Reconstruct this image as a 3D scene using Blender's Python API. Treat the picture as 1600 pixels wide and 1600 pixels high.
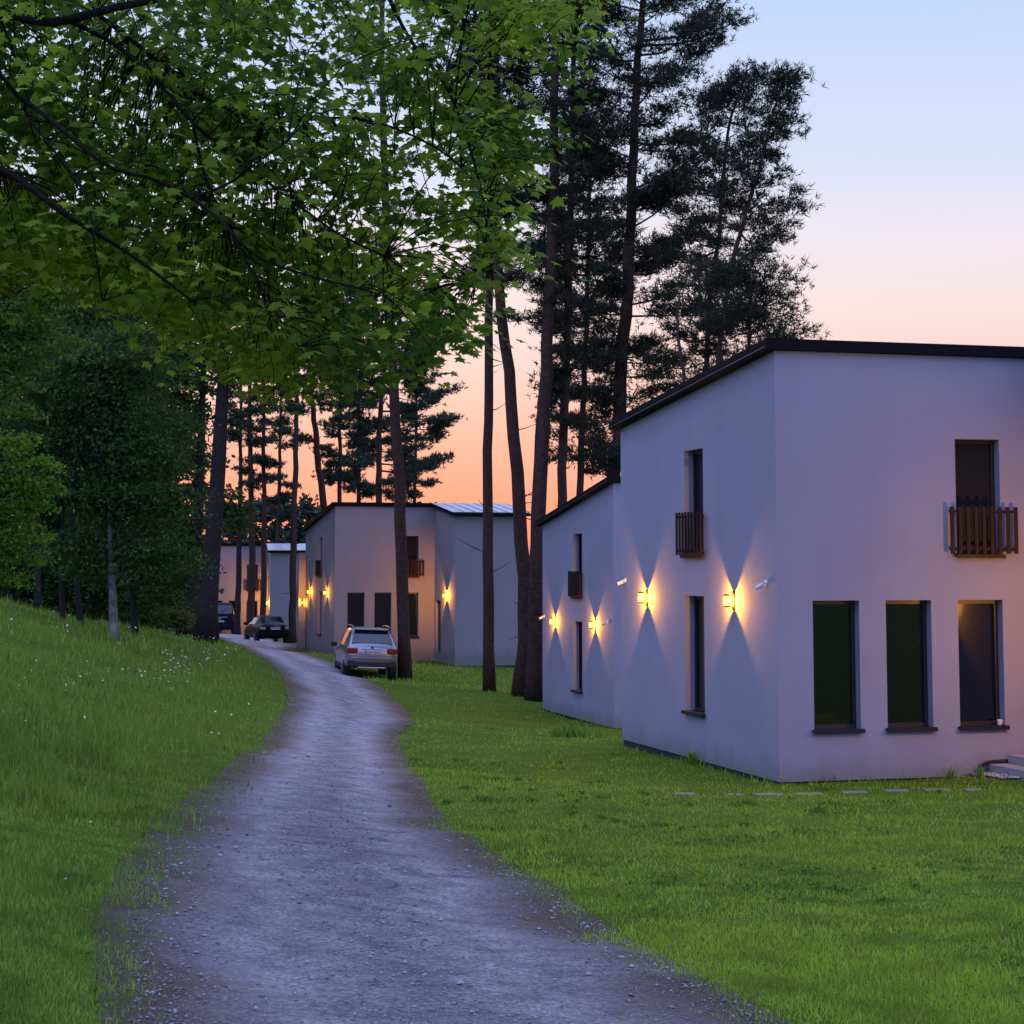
import bpy, bmesh, math, random
import numpy as np
from mathutils import Vector, Matrix, Quaternion

for o in list(bpy.data.objects):
    bpy.data.objects.remove(o, do_unlink=True)
scene = bpy.context.scene
COL = scene.collection
R = math.radians

# ------------------------------------------------------------------ camera
F_PX, PY0, HORIZON, EYE = 2950.0, 629.0, 890.0, 4.0
PHI = math.atan((HORIZON - PY0) / F_PX)
cam_data = bpy.data.cameras.new('camera')
cam = bpy.data.objects.new('camera', cam_data)
COL.objects.link(cam)
cam.location = (0, 0, EYE)
cam.rotation_euler = (math.pi / 2 + PHI, 0, 0)
cam_data.sensor_width = 36.0
cam_data.lens = 36.0 * F_PX / 1600.0
cam_data.shift_y = -(800 - PY0) / 1600.0
cam_data.clip_start = 0.1
cam_data.clip_end = 6000
scene.camera = cam

# ------------------------------------------------------------------ sky
SUNSET = Vector((-0.07, 1.0, 0.0)).normalized()
SUN_EL = R(2.0)
world = bpy.data.worlds.new('World')
scene.world = world
world.use_nodes = True
nt = world.node_tree
nt.nodes.clear()
W = nt.nodes.new
L = nt.links.new
out = W('ShaderNodeOutputWorld')
bg = W('ShaderNodeBackground')
tc = W('ShaderNodeTexCoord')
sep = W('ShaderNodeSeparateXYZ')
L(tc.outputs['Generated'], sep.inputs[0])


def ramp(stops, interp='EASE'):
    n = W('ShaderNodeValToRGB')
    cr = n.color_ramp
    cr.interpolation = interp
    while len(cr.elements) < len(stops):
        cr.elements.new(0.5)
    for e, (p, c) in zip(cr.elements, stops):
        e.position = p
        e.color = (c[0], c[1], c[2], 1)
    L(sep.outputs['Z'], n.inputs[0])
    return n


west = ramp([(0.0, (0.64, 0.15, 0.10)), (0.030, (0.64, 0.195, 0.14)), (0.070, (0.64, 0.32, 0.26)),
             (0.105, (0.645, 0.44, 0.405)), (0.135, (0.64, 0.51, 0.51)), (0.170, (0.59, 0.54, 0.59)), (0.205, (0.49, 0.52, 0.64)),
             (0.29, (0.37, 0.47, 0.67)), (0.55, (0.48, 0.62, 1.04)), (1.0, (0.56, 0.71, 1.34))], 'LINEAR')
east = ramp([(0.0, (0.38, 0.38, 0.88)), (0.10, (0.44, 0.44, 1.00)), (0.22, (0.46, 0.51, 1.12)),
             (0.5, (0.51, 0.62, 1.26)), (1.0, (0.56, 0.71, 1.36))], 'LINEAR')
dot = W('ShaderNodeVectorMath'); dot.operation = 'DOT_PRODUCT'
dot.inputs[1].default_value = SUNSET
L(tc.outputs['Generated'], dot.inputs[0])
mr = W('ShaderNodeMapRange'); mr.interpolation_type = 'SMOOTHSTEP'
mr.inputs['From Min'].default_value = -0.25
mr.inputs['From Max'].default_value = 0.9
L(dot.outputs['Value'], mr.inputs['Value'])
mx = W('ShaderNodeMix'); mx.data_type = 'RGBA'
L(mr.outputs[0], mx.inputs[0]); L(east.outputs[0], mx.inputs[6]); L(west.outputs[0], mx.inputs[7])
sky = W('ShaderNodeTexSky'); sky.sky_type = 'NISHITA'; sky.sun_disc = False
sky.sun_elevation = SUN_EL
sky.sun_rotation = math.atan2(SUNSET.x, SUNSET.y)
sky.air_density = 1.0; sky.dust_density = 1.0; sky.ozone_density = 3.0
sc = W('ShaderNodeVectorMath'); sc.operation = 'SCALE'; sc.inputs['Scale'].default_value = 0.10
L(sky.outputs[0], sc.inputs[0])
mx2 = W('ShaderNodeMix'); mx2.data_type = 'RGBA'; mx2.inputs[0].default_value = 0.10
L(mx.outputs[2], mx2.inputs[6]); L(sc.outputs[0], mx2.inputs[7])
L(mx2.outputs[2], bg.inputs[0])
bg.inputs[1].default_value = 1.0
L(bg.outputs[0], out.inputs[0])

# ------------------------------------------------------------------ sun (on the horizon, behind the trees)
sun_d = bpy.data.lights.new('sun', 'SUN')
sun_d.energy = 0.35
sun_d.angle = R(8)
sun_d.color = (1.0, 0.50, 0.28)
sun = bpy.data.objects.new('sun', sun_d)
COL.objects.link(sun)
sd = Vector((SUNSET.x * math.cos(SUN_EL), SUNSET.y * math.cos(SUN_EL), math.sin(SUN_EL)))
sun.rotation_euler = (-sd).to_track_quat('-Z', 'Y').to_euler()

scene.view_settings.view_transform = 'Standard'
scene.view_settings.look = 'None'
scene.view_settings.exposure = 0.68
scene.view_settings.gamma = 1.0
scene.render.engine = 'CYCLES'
scene.cycles.use_denoising = True
scene.cycles.max_bounces = 6
scene.cycles.transparent_max_bounces = 12
scene.cycles.sample_clamp_indirect = 4.0
scene.cycles.caustics_reflective = False
scene.cycles.caustics_refractive = False

rng = np.random.default_rng(7)
rnd = random.Random(11)


# ------------------------------------------------------------------ picture geometry -> place
def ray(x, y):
    cx = (x - 800) / F_PX
    cy = (PY0 - y) / F_PX
    return (cx, math.cos(PHI) - math.sin(PHI) * cy, math.sin(PHI) + math.cos(PHI) * cy)


def P(x, y, Y):
    r = ray(x, y)
    k = Y / r[1]
    return Vector((r[0] * k, Y, EYE + r[2] * k))


def px_per_m(Y):
    return F_PX / Y


# ------------------------------------------------------------------ terrain
CTRL = np.array([
    # road axis (x, y, z relative to the eye)
    (0.0, -8, -1.75), (0.0, 0, -1.83), (-0.3, 8, -1.92), (-1.0, 12, -2.05), (-2.0, 19.5, -2.38), (-3.2, 35, -3.05),
    (-4.2, 48, -3.38), (-5.6, 65, -3.62), (-9.5, 82, -3.74), (-13.2, 100, -3.84), (-18.5, 122, -4.25), (-26, 160, -4.6),
    # lawn and houses
    (3.79, 27.1, -3.03), (1.9, 34.1, -3.12), (8, 28, -2.98), (3.0, 12, -2.15), (2.0, 8, -1.97), (3.5, 18, -2.52),
    (6.5, 22, -2.72), (2.5, 24, -2.88), (0.0, 24, -2.72), (14, 26, -2.9), (14, 10, -2.3), (0.8, 42, -3.62),
    (2.56, 47.8, -3.97), (0.9, 54.2, -4.0), (7, 49, -4.0), (14, 50, -4.1), (14, 36, -3.4),
    (-7.38, 78.9, -3.53), (-9.4, 86, -3.53), (-2.3, 76.4, -3.86), (0.6, 77.2, -3.98), (0.6, 88, -4.0),
    (-0.7, 62, -3.9), (-20.3, 125, -4.6), (-14, 127, -4.6), (12, 90, -4.4), (0, 130, -4.7), (40, 90, -4.8), (40, 20, -3.4),
    (40, 160, -5), (0, 190, -5.0),
    # left bank
    (-2.3, 8, -1.72), (-3.3, 12, -1.66), (-4.7, 17, -1.72), (-7.6, 28, -1.62), (-4.9, 29, -2.52), (-9.6, 45, -1.58), (-7.0, 45, -2.5),
    (-12.4, 45, -0.75), (-12.0, 72, -2.72), (-14.0, 80, -2.68), (-8.6, 65, -2.9), (-13, 62, -1.9), (-18, 62, -0.9), (-22, 90, -2.2),
    (-14, 20, 0.2), (-20, 40, 0.8), (-40, 60, 2.0), (-45, 110, 0.5), (-10, 5, -0.6), (-30, 10, 1.5), (-45, 170, -1), (-30, 130, -3.2),
], dtype=float)


def _tps(r2):
    return np.where(r2 > 1e-12, 0.5 * r2 * np.log(np.maximum(r2, 1e-12)), 0.0)


_S = 20.0
_c = CTRL[:, :2] / _S
_K = _tps(((_c[:, None, :] - _c[None, :, :]) ** 2).sum(-1)) + np.eye(len(_c)) * 0.002
_Pm = np.hstack([np.ones((len(_c), 1)), _c])
_A = np.block([[_K, _Pm], [_Pm.T, np.zeros((3, 3))]])
_w = np.linalg.solve(_A, np.concatenate([CTRL[:, 2], np.zeros(3)]))


def ground_np(X, Y):
    X = np.asarray(X, float); Y = np.asarray(Y, float)
    sh = X.shape
    Xc = np.clip(X, -48, 42); Yc = np.clip(Y, -10, 195)
    q = np.stack([Xc.ravel(), Yc.ravel()], 1) / _S
    outz = np.empty(len(q))
    for i in range(0, len(q), 40000):
        d = q[i:i + 40000]
        k = _tps(((d[:, None, :] - _c[None, :, :]) ** 2).sum(-1))
        outz[i:i + 40000] = k @ _w[:len(_c)] + _w[len(_c)] + d @ _w[len(_c) + 1:]
    z = outz.reshape(sh)
    z = z + 0.02 * np.sin(X * 1.9 + 0.7 * Y) * np.cos(Y * 1.3 - X * .6) + 0.012 * np.sin(X * 4.1) * np.sin(Y * 3.3)
    return z + EYE


def gz(x, y):
    return float(ground_np(np.array([x]), np.array([y]))[0])


def hit(x, y, y0=5.0, y1=180.0):
    r = ray(x, y)
    Ys = np.linspace(y0, y1, 3000)
    k = Ys / r[1]
    d = (EYE + r[2] * k) - ground_np(r[0] * k, Ys)
    i = np.argmax(d < 0) if (d < 0).any() else len(Ys) - 1
    return Vector((r[0] * k[i], Ys[i], EYE + r[2] * k[i]))


# ------------------------------------------------------------------ materials
def nodes_of(m):
    m.use_nodes = True
    t = m.node_tree
    return t, t.nodes['Principled BSDF']


def mat(name, color, rough=0.7, metal=0.0, spec=0.5, noise=None, bump=None, emit=None, coat=0.0, translucent=0.0, rnd_attr=None, obj_var=0.0):
    """plain procedural material: noise=(scale, amount, color2), bump=(scale, strength, distance)"""
    m = bpy.data.materials.new(name)
    t, b = nodes_of(m)
    n = t.nodes.new; l = t.links.new
    b.inputs['Base Color'].default_value = (*color, 1)
    b.inputs['Roughness'].default_value = rough
    b.inputs['Metallic'].default_value = metal
    b.inputs['Specular IOR Level'].default_value = spec
    b.inputs['Coat Weight'].default_value = coat
    col = None
    tcn = n('ShaderNodeTexCoord')
    if noise:
        sc_, amt, c2 = noise
        nz = n('ShaderNodeTexNoise'); nz.inputs['Scale'].default_value = sc_; nz.inputs['Detail'].default_value = 6
        nz.inputs['Roughness'].default_value = 0.65
        l(tcn.outputs['Object'], nz.inputs['Vector'])
        mp = n('ShaderNodeMapRange'); mp.inputs['From Min'].default_value = 0.35; mp.inputs['From Max'].default_value = 0.68
        mp.inputs['To Max'].default_value = amt
        l(nz.outputs['Fac'], mp.inputs['Value'])
        mixn = n('ShaderNodeMix'); mixn.data_type = 'RGBA'
        mixn.inputs[6].default_value = (*color, 1); mixn.inputs[7].default_value = (*c2, 1)
        l(mp.outputs[0], mixn.inputs[0])
        col = mixn.outputs[2]
    if rnd_attr:
        at = n('ShaderNodeAttribute'); at.attribute_name = 'rnd'
        mixr = n('ShaderNodeMix'); mixr.data_type = 'RGBA'
        if col is not None:
            l(col, mixr.inputs[6])
        else:
            mixr.inputs[6].default_value = (*color, 1)
        mixr.inputs[7].default_value = (*rnd_attr, 1)
        l(at.outputs['Fac'], mixr.inputs[0])
        col = mixr.outputs[2]
    if col is not None:
        l(col, b.inputs['Base Color'])
    if bump:
        sc_, st, di = bump
        nb = n('ShaderNodeTexNoise'); nb.inputs['Scale'].default_value = sc_; nb.inputs['Detail'].default_value = 4
        l(tcn.outputs['Object'], nb.inputs['Vector'])
        bp = n('ShaderNodeBump'); bp.inputs['Strength'].default_value = st; bp.inputs['Distance'].default_value = di
        l(nb.outputs['Fac'], bp.inputs['Height'])
        l(bp.outputs[0], b.inputs['Normal'])
    if emit:
        b.inputs['Emission Color'].default_value = (*emit[0], 1)
        b.inputs['Emission Strength'].default_value = emit[1]
    if translucent > 0:
        tr = n('ShaderNodeBsdfTranslucent')
        if col is not None:
            l(col, tr.inputs['Color'])
        else:
            tr.inputs['Color'].default_value = (*color, 1)
        ms = n('ShaderNodeMixShader'); ms.inputs[0].default_value = translucent
        l(b.outputs[0], ms.inputs[1]); l(tr.outputs[0], ms.inputs[2])
        l(ms.outputs[0], t.nodes['Material Output'].inputs['Surface'])
    return m


M = {}
def plaster_mat(name, c, c2):
    m = mat(name, c, 0.92, spec=0.15)
    t = m.node_tree; b = t.nodes['Principled BSDF']
    n = t.nodes.new; l = t.links.new
    tcn = n('ShaderNodeTexCoord')
    sp = n('ShaderNodeSeparateXYZ'); l(tcn.outputs['Object'], sp.inputs[0])

    def nz(scale, det, vec=None, stretch=None):
        a = n('ShaderNodeTexNoise'); a.inputs['Scale'].default_value = scale; a.inputs['Detail'].default_value = det
        if stretch:
            mpn = n('ShaderNodeMapping'); mpn.inputs['Scale'].default_value = stretch
            l(tcn.outputs['Object'], mpn.inputs[0]); l(mpn.outputs[0], a.inputs['Vector'])
        else:
            l(tcn.outputs['Object'], a.inputs['Vector'])
        return a.outputs['Fac']

    def rng_(v, a0, a1, b0, b1):
        q = n('ShaderNodeMapRange')
        for k_, x_ in zip(('From Min', 'From Max', 'To Min', 'To Max'), (a0, a1, b0, b1)):
            q.inputs[k_].default_value = x_
        l(v, q.inputs['Value'])
        return q.outputs[0]

    def mixc(fac, a, bcol):
        q = n('ShaderNodeMix'); q.data_type = 'RGBA'
        l(fac, q.inputs[0])
        if isinstance(a, tuple): q.inputs[6].default_value = (*a, 1)
        else: l(a, q.inputs[6])
        q.inputs[7].default_value = (*bcol, 1)
        return q.outputs[2]
    col = mixc(rng_(nz(0.8, 6), 0.35, 0.68, 0, 0.6), c, c2)
    # faint rain streaks
    col = mixc(rng_(nz(2.2, 5, stretch=(1, 1, 0.06)), 0.52, 0.75, 0, 0.16), col, tuple(x * 0.72 for x in c))
    # fine mottling of the float finish
    col = mixc(rng_(nz(22, 4), 0.4, 0.7, 0, 0.22), col, tuple(x * 0.8 for x in c))
    # splash dirt along the foot of the wall
    h = n('ShaderNodeMath'); h.operation = 'MULTIPLY_ADD'; h.inputs[1].default_value = -0.5
    l(nz(2.6, 6), h.inputs[0]); l(sp.outputs['Z'], h.inputs[2])
    col = mixc(rng_(h.outputs[0], -0.24, 0.08, 0.55, 0), col, (0.17, 0.16, 0.13))
    l(col, b.inputs['Base Color'])
    bp = n('ShaderNodeBump'); bp.inputs['Strength'].default_value = 0.5; bp.inputs['Distance'].default_value = 0.006
    sm_ = n('ShaderNodeMath'); sm_.operation = 'MULTIPLY_ADD'; sm_.inputs[1].default_value = 2.2
    l(nz(3.0, 3), sm_.inputs[0]); l(nz(150, 3), sm_.inputs[2])
    l(sm_.outputs[0], bp.inputs['Height']); l(bp.outputs[0], b.inputs['Normal'])
    return m


M['plaster'] = plaster_mat('plaster', (0.305, 0.305, 0.385), (0.27, 0.27, 0.335))
M['plaster_shade_taupe'] = plaster_mat('shaded_taupe_plaster', (0.30, 0.275, 0.285), (0.26, 0.24, 0.25))  # grey-mauve plaster of the farther houses, darkened for the shade under the trees
M['plinth'] = mat('plinth_membrane', (0.02, 0.02, 0.022), 0.8, bump=(30, 0.4, 0.01))
M['fascia'] = mat('fascia_metal', (0.007, 0.007, 0.009), 0.75, spec=0.08, bump=(6, 0.15, 0.01))
M['drip'] = mat('drip_edge_metal', (0.13, 0.13, 0.14), 0.4, metal=0.6)
M['roof_metal'] = mat('roof_sheet_metal', (0.50, 0.49, 0.52), 0.42, metal=0.35, noise=(1.4, 0.35, (0.38, 0.36, 0.38)))
M['frame'] = mat('window_frame', (0.014, 0.014, 0.016), 0.45)
M['pane'] = mat('dark_glass', (0.004, 0.004, 0.005), 0.03, spec=0.6)
M['pane'].node_tree.nodes['Principled BSDF'].inputs['Coat Weight'].default_value = 0.22
M['pane'].node_tree.nodes['Principled BSDF'].inputs['Coat IOR'].default_value = 1.9
M['pane'].node_tree.nodes['Principled BSDF'].inputs['Coat Roughness'].default_value = 0.02
_t = M['pane'].node_tree
_n = _t.nodes.new('ShaderNodeTexNoise'); _n.inputs['Scale'].default_value = 1.7; _n.inputs['Detail'].default_value = 2
_b = _t.nodes.new('ShaderNodeBump'); _b.inputs['Strength'].default_value = 0.25; _b.inputs['Distance'].default_value = 0.02
_c2 = _t.nodes.new('ShaderNodeTexCoord'); _t.links.new(_c2.outputs['Object'], _n.inputs['Vector'])
_t.links.new(_n.outputs['Fac'], _b.inputs['Height'])
_t.links.new(_b.outputs[0], _t.nodes['Principled BSDF'].inputs['Coat Normal']); _t.links.new(_b.outputs[0], _t.nodes['Principled BSDF'].inputs['Normal'])
M['blind'] = mat('blackout_blind', (0.008, 0.008, 0.012), 0.6, spec=0.2)
M['sill'] = mat('sill_metal', (0.012, 0.012, 0.014), 0.5, spec=0.3)
M['wood'] = mat('stained_wood', (0.036, 0.014, 0.010), 0.7, spec=0.2, noise=(14, 0.8, (0.018, 0.008, 0.006)), bump=(60, 0.4, 0.004))
M['door'] = mat('door_panel', (0.02, 0.02, 0.022), 0.5)
M['black'] = mat('black_metal', (0.012, 0.011, 0.010), 0.5)
M['white_plastic'] = mat('white_plastic', (0.75, 0.75, 0.76), 0.4)
M['lens'] = mat('camera_lens', (0.01, 0.01, 0.012), 0.1)
M['concrete'] = mat('concrete', (0.33, 0.32, 0.31), 0.9, noise=(9, 0.6, (0.22, 0.215, 0.21)), bump=(60, 0.4, 0.006))
M['slab'] = mat('paving_slab', (0.19, 0.19, 0.13), 0.9, noise=(7, 0.9, (0.13, 0.15, 0.09)), bump=(60, 0.4, 0.006))
M['pebble'] = mat('white_pebbles', (0.5, 0.49, 0.48), 0.8, rnd_attr=(0.25, 0.24, 0.23))
M['hose'] = mat('black_hose', (0.012, 0.012, 0.013), 0.45)
M['bark_pine'] = mat('pine_bark', (0.085, 0.048, 0.036), 0.95, spec=0.1, noise=(7, 0.9, (0.035, 0.024, 0.022)), bump=(14, 0.9, 0.05))
M['bark_dark'] = mat('dark_bark', (0.042, 0.038, 0.034), 0.95, spec=0.02, noise=(8, 0.9, (0.022, 0.020, 0.021)), bump=(16, 0.9, 0.04))
M['bark_pale'] = mat('pale_dead_bark', (0.085, 0.065, 0.055), 0.95, spec=0.1, noise=(8, 0.8, (0.045, 0.036, 0.032)), bump=(16, 0.7, 0.03))
M['bark_birch'] = mat('birch_bark', (0.24, 0.24, 0.23), 0.9, spec=0.1, noise=(3.5, 1.0, (0.03, 0.03, 0.03)), bump=(12, 0.6, 0.02))
M['bark_maple'] = mat('maple_bark', (0.022, 0.018, 0.014), 0.95, spec=0.0, noise=(12, 0.9, (0.010, 0.009, 0.008)), bump=(22, 0.8, 0.02))
M['needles'] = mat('pine_needles', (0.028, 0.036, 0.024), 0.8, spec=0.05, rnd_attr=(0.058, 0.064, 0.040), translucent=0.2)
M['needles_far'] = mat('far_pine_needles', (0.030, 0.050, 0.032), 0.75, spec=0.2, rnd_attr=(0.055, 0.075, 0.045), translucent=0.15)
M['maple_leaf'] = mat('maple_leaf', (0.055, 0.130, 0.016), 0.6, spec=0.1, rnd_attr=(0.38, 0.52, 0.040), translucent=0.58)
M['leaf_dark'] = mat('dark_broadleaf', (0.026, 0.064, 0.018), 0.7, spec=0.04, rnd_attr=(0.085, 0.145, 0.036), translucent=0.35)
M['leaf_mid'] = mat('mid_broadleaf', (0.060, 0.145, 0.020), 0.7, spec=0.05, rnd_attr=(0.160, 0.280, 0.035), translucent=0.4)
M['leaf_bright'] = mat('fresh_broadleaf', (0.062, 0.150, 0.014), 0.7, spec=0.05, rnd_attr=(0.190, 0.320, 0.030), translucent=0.45)
M['leaf_yellow'] = mat('yellow_green_broadleaf', (0.08, 0.11, 0.022), 0.6, spec=0.25, rnd_attr=(0.15, 0.20, 0.04), translucent=0.4)
M['flower'] = mat('white_flower', (0.75, 0.77, 0.68), 0.7, translucent=0.3)
M['stone'] = mat('road_stone', (0.12, 0.115, 0.13), 0.85, rnd_attr=(0.38, 0.365, 0.37))
M['litter'] = mat('dry_leaf_litter', (0.17, 0.12, 0.08), 0.9, rnd_attr=(0.05, 0.036, 0.026))
M['stake'] = mat('white_stake', (0.6, 0.6, 0.58), 0.7)

# clear lamp glass: thin pane that lets the bulb through
gm = bpy.data.materials.new('lamp_glass')
t, b = nodes_of(gm)
b.inputs['Base Color'].default_value = (0.8, 0.5, 0.15, 1); b.inputs['Roughness'].default_value = 0.1
tr = t.nodes.new('ShaderNodeBsdfTransparent'); ms = t.nodes.new('ShaderNodeMixShader'); ms.inputs[0].default_value = 0.025
t.links.new(tr.outputs[0], ms.inputs[1]); t.links.new(b.outputs[0], ms.inputs[2])
t.links.new(ms.outputs[0], t.nodes['Material Output'].inputs['Surface'])
M['lamp_glass'] = gm
# frosted glowing bulb: lets its own light through
bmm = bpy.data.materials.new('lamp_bulb')
t, b = nodes_of(bmm)
em = t.nodes.new('ShaderNodeEmission'); em.inputs[0].default_value = (1.0, 0.58, 0.09, 1); em.inputs[1].default_value = 5.0
tr = t.nodes.new('ShaderNodeBsdfTransparent'); ms = t.nodes.new('ShaderNodeMixShader'); ms.inputs[0].default_value = 0.45
t.links.new(tr.outputs[0], ms.inputs[1]); t.links.new(em.outputs[0], ms.inputs[2])
t.links.new(ms.outputs[0], t.nodes['Material Output'].inputs['Surface'])
M['bulb'] = bmm


def grass_mat(name, c1, c2, c3, transl=0.35):
    m = bpy.data.materials.new(name)
    t, b = nodes_of(m)
    n = t.nodes.new; l = t.links.new
    tcn = n('ShaderNodeTexCoord')
    nz = n('ShaderNodeTexNoise'); nz.inputs['Scale'].default_value = 0.45; nz.inputs['Detail'].default_value = 5
    l(tcn.outputs['Object'], nz.inputs['Vector'])
    mp = n('ShaderNodeMapRange'); mp.inputs['From Min'].default_value = 0.35; mp.inputs['From Max'].default_value = 0.65
    l(nz.outputs['Fac'], mp.inputs['Value'])
    nz2 = n('ShaderNodeTexNoise'); nz2.inputs['Scale'].default_value = 2.6; nz2.inputs['Detail'].default_value = 4
    l(tcn.outputs['Object'], nz2.inputs['Vector'])
    mp2 = n('ShaderNodeMapRange'); mp2.inputs['From Min'].default_value = 0.30; mp2.inputs['From Max'].default_value = 0.56
    mp2.inputs['To Min'].default_value = 0.52; mp2.inputs['To Max'].default_value = 1.0
    l(nz2.outputs['Fac'], mp2.inputs['Value'])
    m1 = n('ShaderNodeMix'); m1.data_type = 'RGBA'
    m1.inputs[6].default_value = (*c1, 1); m1.inputs[7].default_value = (*c2, 1)
    l(mp.outputs[0], m1.inputs[0])
    at = n('ShaderNodeAttribute'); at.attribute_name = 'rnd'
    m2 = n('ShaderNodeMix'); m2.data_type = 'RGBA'; m2.inputs[7].default_value = (*c3, 1)
    pw = n('ShaderNodeMath'); pw.operation = 'POWER'; pw.inputs[1].default_value = 1.6
    l(at.outputs['Fac'], pw.inputs[0])
    l(pw.outputs[0], m2.inputs[0]); l(m1.outputs[2], m2.inputs[6])
    vm = n('ShaderNodeVectorMath'); vm.operation = 'SCALE'
    l(m2.outputs[2], vm.inputs[0]); l(mp2.outputs[0], vm.inputs['Scale'])
    l(vm.outputs[0], b.inputs['Base Color'])
    b.inputs['Roughness'].default_value = 0.7
    b.inputs['Specular IOR Level'].default_value = 0.08
    tr = n('ShaderNodeBsdfTranslucent'); l(vm.outputs[0], tr.inputs['Color'])
    ms = n('ShaderNodeMixShader'); ms.inputs[0].default_value = transl
    l(b.outputs[0], ms.inputs[1]); l(tr.outputs[0], ms.inputs[2])
    l(ms.outputs[0], t.nodes['Material Output'].inputs['Surface'])
    return m


M['lawn'] = grass_mat('lawn_blades', (0.180, 0.385, 0.016), (0.300, 0.480, 0.022), (0.43, 0.52, 0.08))
M['meadow'] = grass_mat('meadow_blades', (0.085, 0.240, 0.022), (0.180, 0.330, 0.024), (0.31, 0.43, 0.090))


def ground_mat():
    m = bpy.data.materials.new('turf_soil')
    t, b = nodes_of(m)
    n = t.nodes.new; l = t.links.new
    tcn = n('ShaderNodeTexCoord')
    a = n('ShaderNodeTexNoise'); a.inputs['Scale'].default_value = 0.5; a.inputs['Detail'].default_value = 8
    l(tcn.outputs['Object'], a.inputs['Vector'])
    f = n('ShaderNodeTexNoise'); f.inputs['Scale'].default_value = 22; f.inputs['Detail'].default_value = 5
    l(tcn.outputs['Object'], f.inputs['Vector'])
    cr = n('ShaderNodeValToRGB')
    cr.color_ramp.elements[0].position = 0.3; cr.color_ramp.elements[0].color = (0.060, 0.115, 0.010, 1)
    cr.color_ramp.elements[1].position = 0.7; cr.color_ramp.elements[1].color = (0.105, 0.175, 0.014, 1)
    l(a.outputs['Fac'], cr.inputs[0])
    m2 = n('ShaderNodeMix'); m2.data_type = 'RGBA'; m2.blend_type = 'MULTIPLY'; m2.inputs[0].default_value = 0.7
    cr2 = n('ShaderNodeValToRGB')
    cr2.color_ramp.elements[0].position = 0.3; cr2.color_ramp.elements[0].color = (0.45, 0.45, 0.4, 1)
    cr2.color_ramp.elements[1].position = 0.7; cr2.color_ramp.elements[1].color = (1.2, 1.2, 1.1, 1)
    l(f.outputs['Fac'], cr2.inputs[0])
    l(cr.outputs[0], m2.inputs[6]); l(cr2.outputs[0], m2.inputs[7])
    l(m2.outputs[2], b.inputs['Base Color'])
    b.inputs['Roughness'].default_value = 1.0; b.inputs['Specular IOR Level'].default_value = 0.1
    bp = n('ShaderNodeBump'); bp.inputs['Strength'].default_value = 0.8; bp.inputs['Distance'].default_value = 0.05
    l(f.outputs['Fac'], bp.inputs['Height']); l(bp.outputs[0], b.inputs['Normal'])
    return m


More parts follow.
